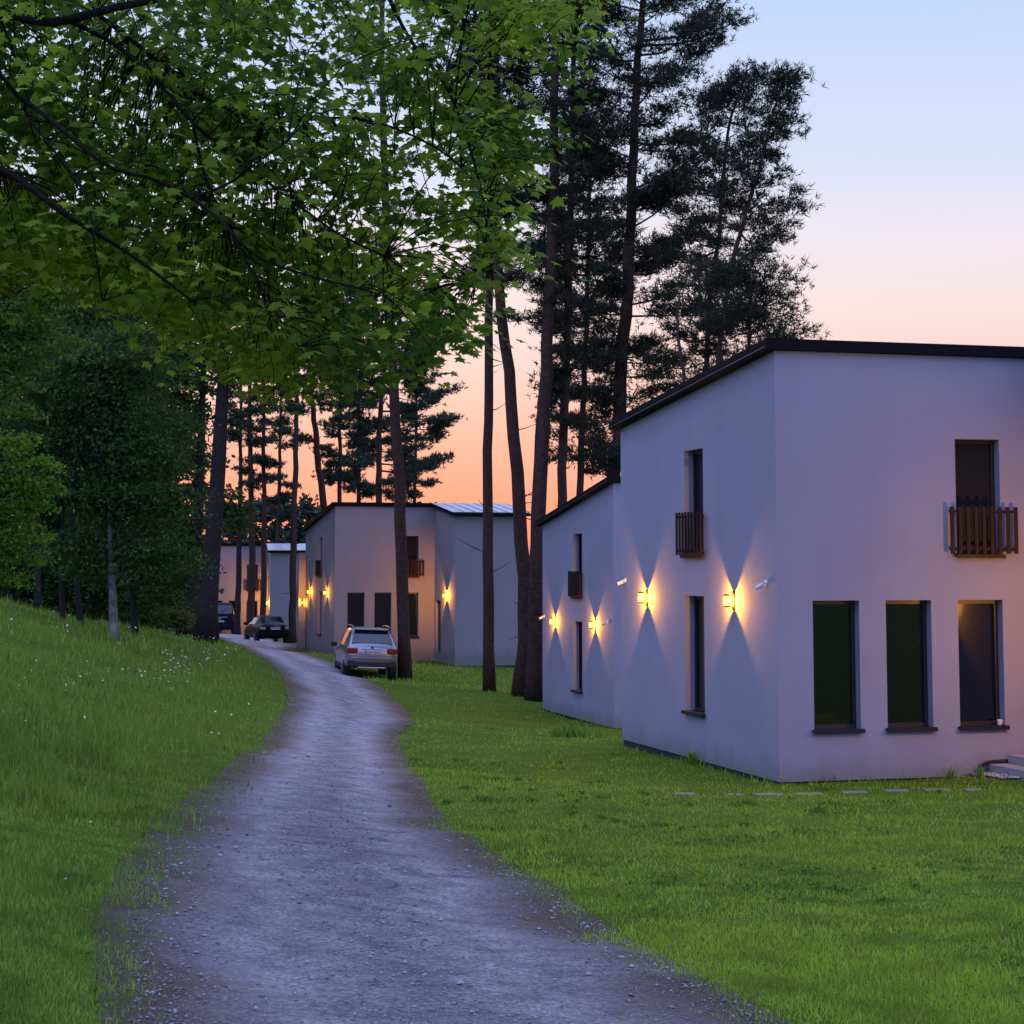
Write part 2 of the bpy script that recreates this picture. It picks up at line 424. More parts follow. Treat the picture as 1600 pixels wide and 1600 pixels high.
def road_mat():
    m = bpy.data.materials.new('gravel_track')
    t, b = nodes_of(m)
    n = t.nodes.new; l = t.links.new
    tcn = n('ShaderNodeTexCoord')
    at = n('ShaderNodeAttribute'); at.attribute_name = 'across'

    def noise(s, d=6, r=0.6):
        a = n('ShaderNodeTexNoise'); a.inputs['Scale'].default_value = s; a.inputs['Detail'].default_value = d
        a.inputs['Roughness'].default_value = r
        l(tcn.outputs['Object'], a.inputs['Vector'])
        return a
    big = noise(0.55, 5); mid = noise(3.0, 6); fine = noise(52, 7, 0.85)
    vor = n('ShaderNodeTexVoronoi'); vor.inputs['Scale'].default_value = 46
    l(tcn.outputs['Object'], vor.inputs['Vector'])
    base = n('ShaderNodeValToRGB')
    e = base.color_ramp.elements
    e[0].position = 0.32; e[0].color = (0.21, 0.198, 0.22, 1)
    e[1].position = 0.70; e[1].color = (0.50, 0.475, 0.50, 1)
    l(mid.outputs['Fac'], base.inputs[0])
    # speckle of single stones
    sp = n('ShaderNodeMix'); sp.data_type = 'RGBA'; sp.blend_type = 'MULTIPLY'; sp.inputs[0].default_value = 0.85
    cr = n('ShaderNodeValToRGB')
    cr.color_ramp.elements[0].position = 0.28; cr.color_ramp.elements[0].color = (0.12, 0.12, 0.14, 1)
    cr.color_ramp.elements[1].position = 0.72; cr.color_ramp.elements[1].color = (2.0, 1.95, 1.9, 1)
    l(fine.outputs['Fac'], cr.inputs[0])
    l(base.outputs[0], sp.inputs[6]); l(cr.outputs[0], sp.inputs[7])
    sp2 = n('ShaderNodeMix'); sp2.data_type = 'RGBA'; sp2.blend_type = 'MULTIPLY'; sp2.inputs[0].default_value = 0.8
    bw = n('ShaderNodeRGBToBW'); l(vor.outputs['Color'], bw.inputs[0])
    cr3 = n('ShaderNodeValToRGB')
    cr3.color_ramp.elements[0].color = (0.5, 0.5, 0.52, 1); cr3.color_ramp.elements[1].color = (1.5, 1.48, 1.45, 1)
    l(bw.outputs[0], cr3.inputs[0])
    l(sp.outputs[2], sp2.inputs[6]); l(cr3.outputs[0], sp2.inputs[7])
    # brown earth towards the edges, with a ragged border
    ab = n('ShaderNodeMath'); ab.operation = 'ABSOLUTE'; l(at.outputs['Fac'], ab.inputs[0])
    ad = n('ShaderNodeMath'); ad.operation = 'MULTIPLY_ADD'; ad.inputs[1].default_value = 0.9; ad.inputs[2].default_value = -0.45
    l(big.outputs['Fac'], ad.inputs[0])
    ad2 = n('ShaderNodeMath'); ad2.operation = 'ADD'; l(ab.outputs[0], ad2.inputs[0]); l(ad.outputs[0], ad2.inputs[1])
    mdn = n('ShaderNodeMath'); mdn.operation = 'MULTIPLY_ADD'; mdn.inputs[1].default_value = 0.5; mdn.inputs[2].default_value = -0.25
    l(mid.outputs['Fac'], mdn.inputs[0])
    ad3 = n('ShaderNodeMath'); ad3.operation = 'ADD'; l(ad2.outputs[0], ad3.inputs[0]); l(mdn.outputs[0], ad3.inputs[1])
    mp = n('ShaderNodeMapRange'); mp.inputs['From Min'].default_value = 0.44; mp.inputs['From Max'].default_value = 0.90
    l(ad3.outputs[0], mp.inputs['Value'])
    br = n('ShaderNodeMix'); br.data_type = 'RGBA'
    brc = n('ShaderNodeValToRGB')
    brc.color_ramp.elements[0].position = 0.3; brc.color_ramp.elements[0].color = (0.05, 0.034, 0.024, 1)
    brc.color_ramp.elements[1].position = 0.72; brc.color_ramp.elements[1].color = (0.30, 0.21, 0.15, 1)
    l(fine.outputs['Fac'], brc.inputs[0])
    l(mp.outputs[0], br.inputs[0]); l(sp2.outputs[2], br.inputs[6]); l(brc.outputs[0], br.inputs[7])
    # compacted wheel tracks are paler, the crown between them rough and darker
    wv = n('ShaderNodeMath'); wv.operation = 'MULTIPLY'; wv.inputs[1].default_value = 6.6
    l(at.outputs['Fac'], wv.inputs[0])
    cs = n('ShaderNodeMath'); cs.operation = 'COSINE'; l(wv.outputs[0], cs.inputs[0])
    rut = n('ShaderNodeMapRange'); rut.inputs['From Min'].default_value = -1; rut.inputs['From Max'].default_value = 1
    rut.inputs['To Min'].default_value = 1.02; rut.inputs['To Max'].default_value = 0.76
    l(cs.outputs[0], rut.inputs['Value'])
    rs = n('ShaderNodeVectorMath'); rs.operation = 'SCALE'
    l(br.outputs[2], rs.inputs[0]); l(rut.outputs[0], rs.inputs['Scale'])
    # dusty dried-mud patches
    dm = n('ShaderNodeMapRange'); dm.inputs['From Min'].default_value = 0.60; dm.inputs['From Max'].default_value = 0.70; dm.inputs['To Max'].default_value = 0.35
    dn_ = noise(0.9, 6); l(dn_.outputs['Fac'], dm.inputs['Value'])
    dmx = n('ShaderNodeMix'); dmx.data_type = 'RGBA'; dmx.inputs[7].default_value = (0.38, 0.37, 0.40, 1)
    l(dm.outputs[0], dmx.inputs[0]); l(rs.outputs[0], dmx.inputs[6])
    l(dmx.outputs[2], b.inputs['Base Color'])
    b.inputs['Roughness'].default_value = 0.88; b.inputs['Specular IOR Level'].default_value = 0.3
    hb = n('ShaderNodeMath'); hb.operation = 'MULTIPLY_ADD'; hb.inputs[1].default_value = 0.6
    l(vor.outputs['Distance'], hb.inputs[0]); l(fine.outputs['Fac'], hb.inputs[2])
    bp = n('ShaderNodeBump'); bp.inputs['Strength'].default_value = 1.0; bp.inputs['Distance'].default_value = 0.03
    l(hb.outputs[0], bp.inputs['Height']); l(bp.outputs[0], b.inputs['Normal'])
    return m


M['ground'] = ground_mat()
M['road'] = road_mat()


# ------------------------------------------------------------------ mesh helpers
def link(o, parent=None):
    COL.objects.link(o)
    if parent is not None:
        o.parent = parent
    return o


def tag(o, label=None, cat=None, group=None, kind=None):
    if label: o['label'] = label
    if cat: o['category'] = cat
    if group: o['group'] = group
    if kind: o['kind'] = kind
    return o


def mesh_np(name, verts, faces, material, parent=None, attr=None, attr_name='rnd', smooth=False):
    verts = np.ascontiguousarray(verts, dtype=np.float32).reshape(-1, 3)
    faces = np.ascontiguousarray(faces, dtype=np.int32)
    k = faces.shape[1]
    me = bpy.data.meshes.new(name)
    me.vertices.add(len(verts)); me.vertices.foreach_set('co', verts.ravel())
    me.loops.add(faces.size); me.loops.foreach_set('vertex_index', faces.ravel())
    me.polygons.add(len(faces))
    me.polygons.foreach_set('loop_start', np.arange(0, faces.size, k, dtype=np.int32))
    try:
        me.polygons.foreach_set('loop_total', np.full(len(faces), k, dtype=np.int32))
    except Exception:
        pass
    if smooth:
        me.polygons.foreach_set('use_smooth', np.ones(len(faces), dtype=bool))
    me.update(calc_edges=True)
    if attr is not None:
        a = me.attributes.new(attr_name, 'FLOAT', 'POINT')
        a.data.foreach_set('value', np.ascontiguousarray(attr, dtype=np.float32))
    me.materials.append(material)
    o = bpy.data.objects.new(name, me)
    return link(o, parent)


class MB:
    """collects quads / polygons and links them as one mesh object"""
    def __init__(self):
        self.v = []; self.f = []; self.m = []

    def poly(self, pts, mi=0):
        i = len(self.v)
        self.v += [tuple(p) for p in pts]
        self.f.append(tuple(range(i, i + len(pts)))); self.m.append(mi)
        return self

    def box(self, c, s, rot=None, mi=0):
        c = Vector(c); hx, hy, hz = s[0] / 2, s[1] / 2, s[2] / 2
        p = [Vector((x, y, z)) for z in (-hz, hz) for y in (-hy, hy) for x in (-hx, hx)]
        if rot is not None:
            p = [rot @ q for q in p]
        i = len(self.v)
        self.v += [tuple(c + q) for q in p]
        for f in ((0, 2, 3, 1), (4, 5, 7, 6), (0, 1, 5, 4), (2, 6, 7, 3), (0, 4, 6, 2), (1, 3, 7, 5)):
            self.f.append(tuple(i + k for k in f)); self.m.append(mi)
        return self

    def tube(self, pts, radii, n=8, cap=True, mi=0):
        pts = [Vector(p) for p in pts]
        base = len(self.v)
        ref = Vector((0.31, 0.17, 0.93))
        for k, p in enumerate(pts):
            d = (pts[min(k + 1, len(pts) - 1)] - pts[max(k - 1, 0)])
            d = d.normalized() if d.length > 1e-9 else Vector((0, 0, 1))
            a = d.cross(ref if abs(d.dot(ref)) < 0.95 else Vector((1, 0, 0))).normalized()
            b_ = d.cross(a)
            for j in range(n):
                an = 2 * math.pi * j / n
                self.v.append(tuple(p + (a * math.cos(an) + b_ * math.sin(an)) * radii[k]))
        for k in range(len(pts) - 1):
            for j in range(n):
                j2 = (j + 1) % n
                self.f.append((base + k * n + j, base + k * n + j2, base + (k + 1) * n + j2, base + (k + 1) * n + j)); self.m.append(mi)
        if cap:
            self.f.append(tuple(base + j for j in range(n))[::-1]); self.m.append(mi)
            self.f.append(tuple(base + (len(pts) - 1) * n + j for j in range(n))); self.m.append(mi)
        return self

    def build(self, name, material, parent=None, smooth=False, bevel=0.0, sharp=None):
        me = bpy.data.meshes.new(name)
        me.from_pydata(self.v, [], self.f)
        mats = material if isinstance(material, (list, tuple)) else [material]
        for mm in mats:
            me.materials.append(mm)
        if len(mats) > 1:
            me.polygons.foreach_set('material_index', self.m)
        if bevel > 0:
            bm = bmesh.new(); bm.from_mesh(me)
            bmesh.ops.remove_doubles(bm, verts=bm.verts, dist=1e-5)
            bmesh.ops.bevel(bm, geom=list(bm.edges), offset=bevel, segments=2, affect='EDGES', profile=0.6)
            bm.to_mesh(me); bm.free()
        if smooth:
            me.polygons.foreach_set('use_smooth', [True] * len(me.polygons))
            if sharp:
                me.set_sharp_from_angle(angle=sharp)
        me.update()
        o = bpy.data.objects.new(name, me)
        return link(o, parent)


def empty(name, loc, rz=0.0, label=None, cat=None, group=None):
    o = bpy.data.objects.new(name, None)
    o.empty_display_size = 0.2
    o.location = loc
    o.rotation_euler = (0, 0, rz)
    link(o)
    return tag(o, label, cat, group)


def mesh_of(name, mb, material, **kw):
    return mb.build(name, material, **kw)


def unit(a):
    return a / np.maximum(np.linalg.norm(a, axis=-1, keepdims=True), 1e-9)


# ------------------------------------------------------------------ ground sheet
def axis(parts):
    out_ = []
    for a_, b_, s in parts:
        out_ += list(np.arange(a_, b_, s))
    return np.array(out_ + [parts[-1][1]])


gx = axis([(-3000, -200, 700), (-200, -60, 35), (-60, -16, 2.0), (-16, 12, 0.35), (12, 50, 2.0), (50, 200, 30), (200, 3000, 700)])
gy = axis([(-400, -20, 95), (-20, 5, 2.5), (5, 40, 0.35), (40, 100, 0.7), (100, 200, 3), (200, 500, 60), (500, 4000, 700)])
GX, GY = np.meshgrid(gx, gy)
GZ = ground_np(GX, GY)
GROUND_GRID = (GX, GY, GZ)
nx, ny = len(gx), len(gy)
idx = np.arange(nx * ny).reshape(ny, nx)
gf = np.stack([idx[:-1, :-1], idx[:-1, 1:], idx[1:, 1:], idx[1:, :-1]], -1).reshape(-1, 4)
ground_obj = g = mesh_np('ground', np.stack([GX, GY, GZ], -1), gf, M['ground'], smooth=True)
tag(g, kind='structure')

# ------------------------------------------------------------------ road
EDGE = [  # y, left x, right x in the picture
    (1680, 235, 1420), (1600, 205, 1225), (1550, 195, 1130), (1500, 190, 1040), (1450, 192, 955), (1400, 205, 875), (1350, 228, 790), (1300, 258, 712),
    (1250, 305, 668), (1200, 368, 638), (1175, 400, 624), (1150, 425, 616), (1130, 440, 645), (1110, 452, 636), (1090, 456, 612), (1070, 452, 588),
    (1050, 440, 556), (1035, 424, 520), (1022, 404, 482), (1012, 384, 462), (1004, 362, 448), (998, 340, 418)]
rl, rr = [], []
for y, xl, xr in EDGE:
    yy = min(y, 1680)
    rl.append(hit(xl, yy, 3.0)); rr.append(hit(xr, yy, 3.0))
first = (rl[0].copy(), rr[0].copy())
rows = [(np.array([-1.7, -9.0]), np.array([2.4, -9.0])), (np.array([-1.6, 0.0]), np.array([1.9, 0.0]))]
for a_, b_ in zip(rl, rr):
    rows.append((np.array([a_.x, a_.y]), np.array([b_.x, b_.y])))
last = (rows[-1][0] + rows[-1][1]) / 2
rows += [(np.array([-20.5, 124]), np.array([-16.8, 124])), (np.array([-27, 160]), np.array([-23, 160])), (np.array([-34, 195]), np.array([-30, 195]))]
RLx = np.array([r[0][0] for r in rows]); RLy = np.array([r[0][1] for r in rows])
RRx = np.array([r[1][0] for r in rows]); RRy = np.array([r[1][1] for r in rows])
RLy = np.maximum.accumulate(RLy + np.arange(len(RLy)) * 1e-4); RRy = np.maximum.accumulate(RRy + np.arange(len(RRy)) * 1e-4)


def road_left(Y):
    return np.interp(Y, RLy, RLx)


def road_right(Y):
    return np.interp(Y, RRy, RRx)


# sink the turf sheet a little under the track
_in = np.minimum(GX - road_left(GY) + 0.12, road_right(GY) - GX + 0.06)
GZ2 = GZ - 0.06 * np.clip(_in / 0.5, 0, 1) * (GY > -8.5) * (GY < 149)
ground_obj.data.vertices.foreach_set('co', np.stack([GX, GY, GZ2], -1).astype(np.float32).ravel())
ground_obj.data.update()

rY = np.concatenate([np.arange(-9, 4, 1.0), np.arange(4, 30, 0.12), np.arange(30, 70, 0.3), np.arange(70, 150, 1.0)])
NA = 28
ac = np.linspace(-1, 1, NA)
lx = road_left(rY); rx = road_right(rY)
jl = np.interp(rY, np.arange(-10, 160, 1.1), rng.normal(0, 0.03, len(np.arange(-10, 160, 1.1))))
jr = np.interp(rY, np.arange(-10, 160, 1.1), rng.normal(0, 0.03, len(np.arange(-10, 160, 1.1))))
lx = lx + jl - 0.10; rx = rx + jr + 0.04
RX = lx[:, None] * (1 - (ac[None] + 1) / 2) + rx[:, None] * (ac[None] + 1) / 2
RY = np.repeat(rY[:, None], NA, 1)
RZ = ground_np(RX, RY) + 0.003 - 0.02 * np.exp(-((np.abs(ac)[None] - 0.45) / 0.16) ** 2) * 0.5 + rng.normal(0, 0.002, RX.shape)
ri = np.arange(RX.size).reshape(RX.shape)
rf = np.stack([ri[:-1, :-1], ri[:-1, 1:], ri[1:, 1:], ri[1:, :-1]], -1).reshape(-1, 4)
road = mesh_np('gravel_road', np.stack([RX, RY, RZ], -1), rf, M['road'], attr=np.repeat(ac[None], len(rY), 0).ravel(), attr_name='across', smooth=True)
tag(road, kind='structure')


# ------------------------------------------------------------------ houses
def vec2(a):
    return Vector((math.cos(a), math.sin(a)))


HOUSES = []


def solve_t(C, d, x, y):
    r = ray(x, y); k = r[0] / r[1]
    return (k * C.y - C.x) / (d[0] - k * d[1])


def wall_panel(mb, A, B, n, z0, zt0, zt1, holes, depth=0.2):
    """vertical wall from A to B (2D), outward normal n, top from zt0 to zt1; holes (s0, s1, z0, z1) with reveals"""
    A = Vector(A); B = Vector(B); n = Vector(n)
    Ln = (B - A).length
    d = (B - A) / Ln

    def pt(s, z, inn=0.0):
        q = A + d * s - n * inn
        return (q.x, q.y, z)

    def top(s):
        return zt0 + (zt1 - zt0) * s / Ln
    ss = sorted({0.0, Ln, *[h[0] for h in holes], *[h[1] for h in holes]})
    flip = (d.x * n.y - d.y * n.x) > 0  # keep faces outward
    for s0, s1 in zip(ss[:-1], ss[1:]):
        mid = (s0 + s1) / 2
        cuts = sorted([(h[2], h[3]) for h in holes if h[0] <= mid <= h[1]])
        z = z0
        segs = []
        for c0, c1 in cuts:
            segs.append((z, c0)); z = c1
        for a_, b_ in segs:
            q = [pt(s0, a_), pt(s1, a_), pt(s1, b_), pt(s0, b_)]
            mb.poly(q[::-1] if flip else q)
        q = [pt(s0, z), pt(s1, z), pt(s1, top(s1)), pt(s0, top(s0))]
        mb.poly(q[::-1] if flip else q)
    for s0, s1, a_, b_ in holes:
        for q in ([pt(s0, a_), pt(s0, b_), pt(s0, b_, depth), pt(s0, a_, depth)],
                  [pt(s1, a_, depth), pt(s1, b_, depth), pt(s1, b_), pt(s1, a_)],
                  [pt(s0, b_), pt(s1, b_), pt(s1, b_, depth), pt(s0, b_, depth)],
                  [pt(s0, a_, depth), pt(s1, a_, depth), pt(s1, a_), pt(s0, a_)]):
            mb.poly(q)


def frame_basis(d, n):
    """local x along the wall, y outward, z up"""
    return Matrix(((d.x, n.x, 0), (d.y, n.y, 0), (0, 0, 1)))


def add_window(house, A, d, n, h, blind=False, sill=True, transom=False):
    """window unit in the opening h = (s0, s1, z0, z1) of a wall starting at A"""
    s0, s1, z0, z1 = h
    rot = frame_basis(d, n)
    w = s1 - s0; H = z1 - z0
    c2 = Vector(A) + d * ((s0 + s1) / 2)

    def at(s, inn, z):
        q = c2 + d * s - n * inn
        return (q.x, q.y, z)
    fr = 0.055
    mb = MB()
    mb.box(at(-w / 2 + fr / 2, 0.185, (z0 + z1) / 2), (fr, 0.06, H - 0.004), rot)
    mb.box(at(w / 2 - fr / 2, 0.185, (z0 + z1) / 2), (fr, 0.06, H - 0.004), rot)
    mb.box(at(0, 0.185, z1 - fr / 2 - 0.002), (w - 2 * fr, 0.06, fr), rot)
    mb.box(at(0, 0.185, z0 + fr / 2 + 0.002), (w - 2 * fr, 0.06, fr), rot)
    f = mb.build('window', M['frame'], house)
    MB().box(at(0, 0.192, (z0 + z1) / 2), (w - 2 * fr + 0.006, 0.012, H - 2 * fr), rot).build('pane', M['blind'] if blind else M['pane'], f)
    if sill:
        MB().box(at(0, 0.055, z0 - 0.012), (w + 0.07, 0.25, 0.03), rot).box(at(0, -0.066, z0 - 0.03), (w + 0.07, 0.012, 0.05), rot).build('sill', M['sill'], f)
    return f


def add_railing(house, A, d, n, sc_, z0, z1, width, nsl=9):
    rot = frame_basis(d, n)
    c2 = Vector(A) + d * sc_

    def at(s, o_, z):
        q = c2 + d * s + n * o_
        return (q.x, q.y, z)
    mb = MB()
    mb.box(at(0, 0.075, z1 - 0.07), (width, 0.03, 0.04), rot)
    mb.box(at(0, 0.075, z0 + 0.07), (width, 0.03, 0.04), rot)
    for s in (-width * 0.36, width * 0.36):
        mb.box(at(s, 0.03, z1 - 0.07), (0.03, 0.065, 0.03), rot)
        mb.box(at(s, 0.03, z0 + 0.07), (0.03, 0.065, 0.03), rot)
    r_ = mb.build('railing', M['wood'], house)
    shared = None
    for k in range(nsl):
        s = -width / 2 + 0.03 + (width - 0.06) * k / (nsl - 1)
        if shared is None:
            o = MB().box((0, 0, 0), (0.058, 0.024, z1 - z0)).build('slat', M['wood'], r_, bevel=0.004)
            shared = o.data
        else:
            o = bpy.data.objects.new('slat', shared); link(o, r_)
        o.matrix_local = Matrix.Translation(at(s, 0.102, (z0 + z1) / 2 + rnd.uniform(-.004, .004))) @ rot.to_4x4()
    return r_


LAMP_POWER = 130.0


def wall_lamp(pos, n, label, group='lit lanterns on the house walls', power=LAMP_POWER):
    n = Vector(n).normalized()
    d = Vector((-n.y, n.x))
    rz = math.atan2(n.y, n.x) - math.pi / 2
    e = empty('wall_lamp', pos, rz, label, 'wall lamp', group)
    # local: y outward, z up
    MB().box((0, 0.012, 0.0), (0.085, 0.024, 0.30)).build('back_plate', M['black'], e, bevel=0.006)
    MB().box((0, 0.05, 0.082), (0.024, 0.08, 0.016)).build('arm', M['black'], e)
    MB().box((0, 0.05, -0.092), (0.024, 0.08, 0.016)).build('arm', M['black'], e)
    mb = MB().tube([(0, 0.115, 0.074), (0, 0.115, 0.086), (0, 0.115, 0.10)], [0.063, 0.063, 0.03], 20)
    mb.build('top_cap', M['black'], e)
    MB().tube([(0, 0.115, -0.098), (0, 0.115, -0.084), (0, 0.115, -0.074)], [0.03, 0.063, 0.063], 20).build('bottom_cap', M['black'], e)
    MB().tube([(0, 0.115, -0.074), (0, 0.115, 0.074)], [0.056, 0.056], 20, cap=False).build('lamp_glass', M['lamp_glass'], e, smooth=True)
    mb = MB().tube([(0, 0.115, -0.05), (0, 0.115, -0.035), (0, 0.115, 0.0), (0, 0.115, 0.03), (0, 0.115, 0.045)], [0.008, 0.026, 0.036, 0.024, 0.012], 14)
    bulb = mb.build('bulb', M['bulb'], e, smooth=True)
    ld = bpy.data.lights.new('lamp_light', 'POINT')
    ld.energy = power * rnd.uniform(0.8, 1.2); ld.color = (1.0, 0.37, 0.018); ld.shadow_soft_size = 0.012
    lo = bpy.data.objects.new('lamp_light', ld)
    lo.location = (0, 0.115, 0.0)
    link(lo, e)
    return e


def security_camera(pos, n, aim, label):
    n = Vector(n).normalized()
    e = empty('security_camera', pos, math.atan2(n.y, n.x) - math.pi / 2, label, 'security camera', 'white security cameras on the house walls')
    e.scale = (0.78, 0.78, 0.78)
    MB().tube([(0, 0, 0), (0, 0.03, 0)], [0.055, 0.05], 14).build('mount', M['white_plastic'], e, smooth=True, sharp=R(40))
    MB().tube([(0, 0.03, 0), (0, 0.08, -0.01), (0, 0.11, -0.04)], [0.018, 0.018, 0.018], 10).build('bracket', M['white_plastic'], e, smooth=True)
    a = Vector(aim).normalized()
    c = Vector((0, 0.12, -0.055))
    MB().tube([c - a * 0.05, c - a * 0.045, c + a * 0.09, c + a * 0.10], [0.02, 0.04, 0.04, 0.034], 14).build('housing', M['white_plastic'], e, smooth=True, sharp=R(40))
    MB().tube([c + a * 0.099, c + a * 0.104], [0.03, 0.028], 14).build('lens', M['lens'], e)
    return e


def build_house(corner, yaw, D, hb, label, names, plaster='plaster', wing_drop=0.0, wing_len=3.55, wing_lamp=(2.2, 1.7), cams=(), group='flat-fronted pale houses along the track'):
    """local frame: origin at the front left corner, x along the front, y towards the back"""
    Wm, Wt, Hf, He = 4.27, 7.2, 6.13, 5.68
    e = empty('house', corner, yaw, label, 'house', group)
    f_lo = [(0.545, 1.27, 0.70, 2.535), (1.69, 2.415, 0.70, 2.535), (2.845, 3.575, 0.70, 2.535)]
    f_up = (2.85, 3.575, 3.20, 4.905)
    fw = 0.80
    l_c = D * 0.475
    l_lo = (l_c - 0.43, l_c + 0.43, 0.72, 2.56)
    l_up = (l_c - 0.43, l_c + 0.43, 3.22, 4.905)
    door = (0.22, 1.12, 0.06, 2.2)
    mb = MB()
    z0 = -0.02 - wing_drop
    zw = z0
    X, Y = Vector((1, 0)), Vector((0, 1))
    wall_panel(mb, (0, 0), (Wm, 0), (0, -1), z0, Hf, Hf, f_lo + [f_up])
    wall_panel(mb, (0, 0), (0, D), (-1, 0), z0, Hf, hb, [l_lo, l_up])
    wall_panel(mb, (Wm, 0), (Wm, -wing_len), (-1, 0), zw, Hf, He, [door])
    wall_panel(mb, (Wm, -wing_len), (Wt, -wing_len), (0, -1), zw, He, He, [])
    wall_panel(mb, (Wt, -wing_len), (Wt, 0), (1, 0), zw, He, Hf, [])
    wall_panel(mb, (Wt, 0), (Wt, D), (1, 0), z0, Hf, hb, [])
    wall_panel(mb, (0, D), (Wt, D), (0, 1), z0, hb, hb, [])
    mb.build('wall', M[plaster], e)
    # dark plinth, set back under the render
    pm = MB()
    s = 0.025
    pm.box(((Wt) / 2, D / 2, -0.42 - wing_drop), (Wt - 2 * s, D - 2 * s, 0.81))
    pm.box(((Wm + Wt) / 2, -wing_len / 2 + s / 2, -0.42 - wing_drop), (Wt - Wm - 2 * s, wing_len - s, 0.81))
    pm.build('plinth', M['plinth'], e)
    for h in f_lo:
        add_window(e, (0, 0), X, Vector((0, -1)), h)
    add_window(e, (0, 0), X, Vector((0, -1)), f_up, blind=True)
    add_window(e, (0, 0), Y, Vector((-1, 0)), l_lo)
    add_window(e, (0, 0), Y, Vector((-1, 0)), l_up, blind=True)
    add_railing(e, (0, 0), X, Vector((0, -1)), (f_up[0] + f_up[1]) / 2 + 0.035, 3.21, 3.90, 1.10)
    add_railing(e, (0, 0), Y, Vector((-1, 0)), l_c - 0.02, 3.21, 3.90, 1.16)
    # entrance door in the wing
    dd, dn = Vector((0, -1)), Vector((-1, 0))
    rot = frame_basis(dd, dn)
    c2 = Vector((Wm, 0)) + dd * ((door[0] + door[1]) / 2)
    dr = MB().box((c2.x + 0.16, c2.y, (door[2] + door[3]) / 2), (door[1] - door[0] - 0.004, 0.05, door[3] - door[2] - 0.004), rot).build('door', M['door'], e)
    MB().box((c2.x + 0.115, c2.y - 0.33, 1.05), (0.02, 0.035, 0.22)).build('handle', M['drip'], dr)
    # roofs: main part falls to the back, wing falls to the front, common ridge over the front wall
    ov, th = 0.17, 0.135
    sm = (hb - Hf) / D
    zf = Hf + 0.01

    def slab(x0, x1, y0_, z0_, y1_, z1_, th_):
        m_ = MB()
        a = [(x0, y0_, z0_), (x1, y0_, z0_), (x1, y1_, z1_), (x0, y1_, z1_)]
        b_ = [(p[0], p[1], p[2] + th_) for p in a]
        m_.poly(a[::-1]); m_.poly(b_)
        for i in range(4):
            j = (i + 1) % 4
            m_.poly([a[i], a[j], b_[j], b_[i]])
        return m_
    roof = slab(-ov, Wt + ov, -0.10, zf - sm * 0.10 * 0 , D + ov, hb + 0.01 + sm * ov, th).build('roof', M['fascia'], e)
    MB().box((-ov - 0.006, D / 2, (zf + hb) / 2 + 0.035), (0.012, D + ov, 0.012), Matrix.Rotation(math.atan(sm), 3, 'X')).build('drip_edge', M['drip'], roof)
    slab(-ov + .02, Wt + ov - .02, -0.08, zf + th + 0.004, D + ov - .02, hb + 0.014 + sm * ov + th, 0.02).build('roof_sheet', M['fascia'], roof)
    sw = (He - Hf) / wing_len
    yE = -wing_len - ov
    zE = He + 0.01 + sw * ov
    roof2 = slab(Wm - ov, Wt + ov, -0.104, zf + sw * 0.1, yE, zE, th - .01).build('wing_roof', M['fascia'], e)
    npan = 7
    pw = (Wt - Wm + 2 * ov) / npan
    for k in range(npan):
        x0 = Wm - ov + k * pw
        m_ = slab(x0 + 0.012, x0 + pw - 0.012, -0.06, zf + th + 0.012, yE - 0.02, zE + th, 0.012)
        m_.box((x0 + pw - 0.006, (yE - 0.08) / 2, (zf + zE) / 2 + th + 0.022), (0.016, -yE, 0.045), Matrix.Rotation(math.atan2(zf - zE, -yE), 3, 'X'))
        m_.build('roof_panel', M['roof_metal'], roof2)
    # gutter along the wing eave
    MB().tube([(Wm - ov, yE - 0.06, zE + 0.05), (Wt + ov, yE - 0.06, zE + 0.05)], [0.06, 0.06], 10).build('gutter', M['fascia'], roof2)
    rotz = Matrix.Rotation(yaw, 3, 'Z')

    def wp(x, y, z):
        return Vector(corner) + rotz @ Vector((x, y, z))

    def wn(x, y):
        q = rotz @ Vector((x, y, 0)); return (q.x, q.y)
    lamps = []
    lamps.append(wall_lamp(wp(0, D * 0.233, 2.51), wn(-1, 0), names[0]))
    lamps.append(wall_lamp(wp(0, D * 0.797, 2.50), wn(-1, 0), names[1]))
    lamps.append(wall_lamp(wp(Wm, -wing_lamp[0], 2.42), wn(-1, 0), names[2], power=LAMP_POWER * wing_lamp[1]))
    for fr, zz, aim, lb in cams:
        security_camera(wp(0, D * fr, zz), wn(-1, 0), aim, lb)
    HOUSES.append((Vector(corner), yaw, Wm, Wt, D, wing_len))
    return e, wp, wn


def corner_at(x, y, Y):
    return P(x, y, Y)


def depth_to(C, yaw, x, y):
    v = (-math.sin(yaw), math.cos(yaw))
    return solve_t(C, v, x, y)


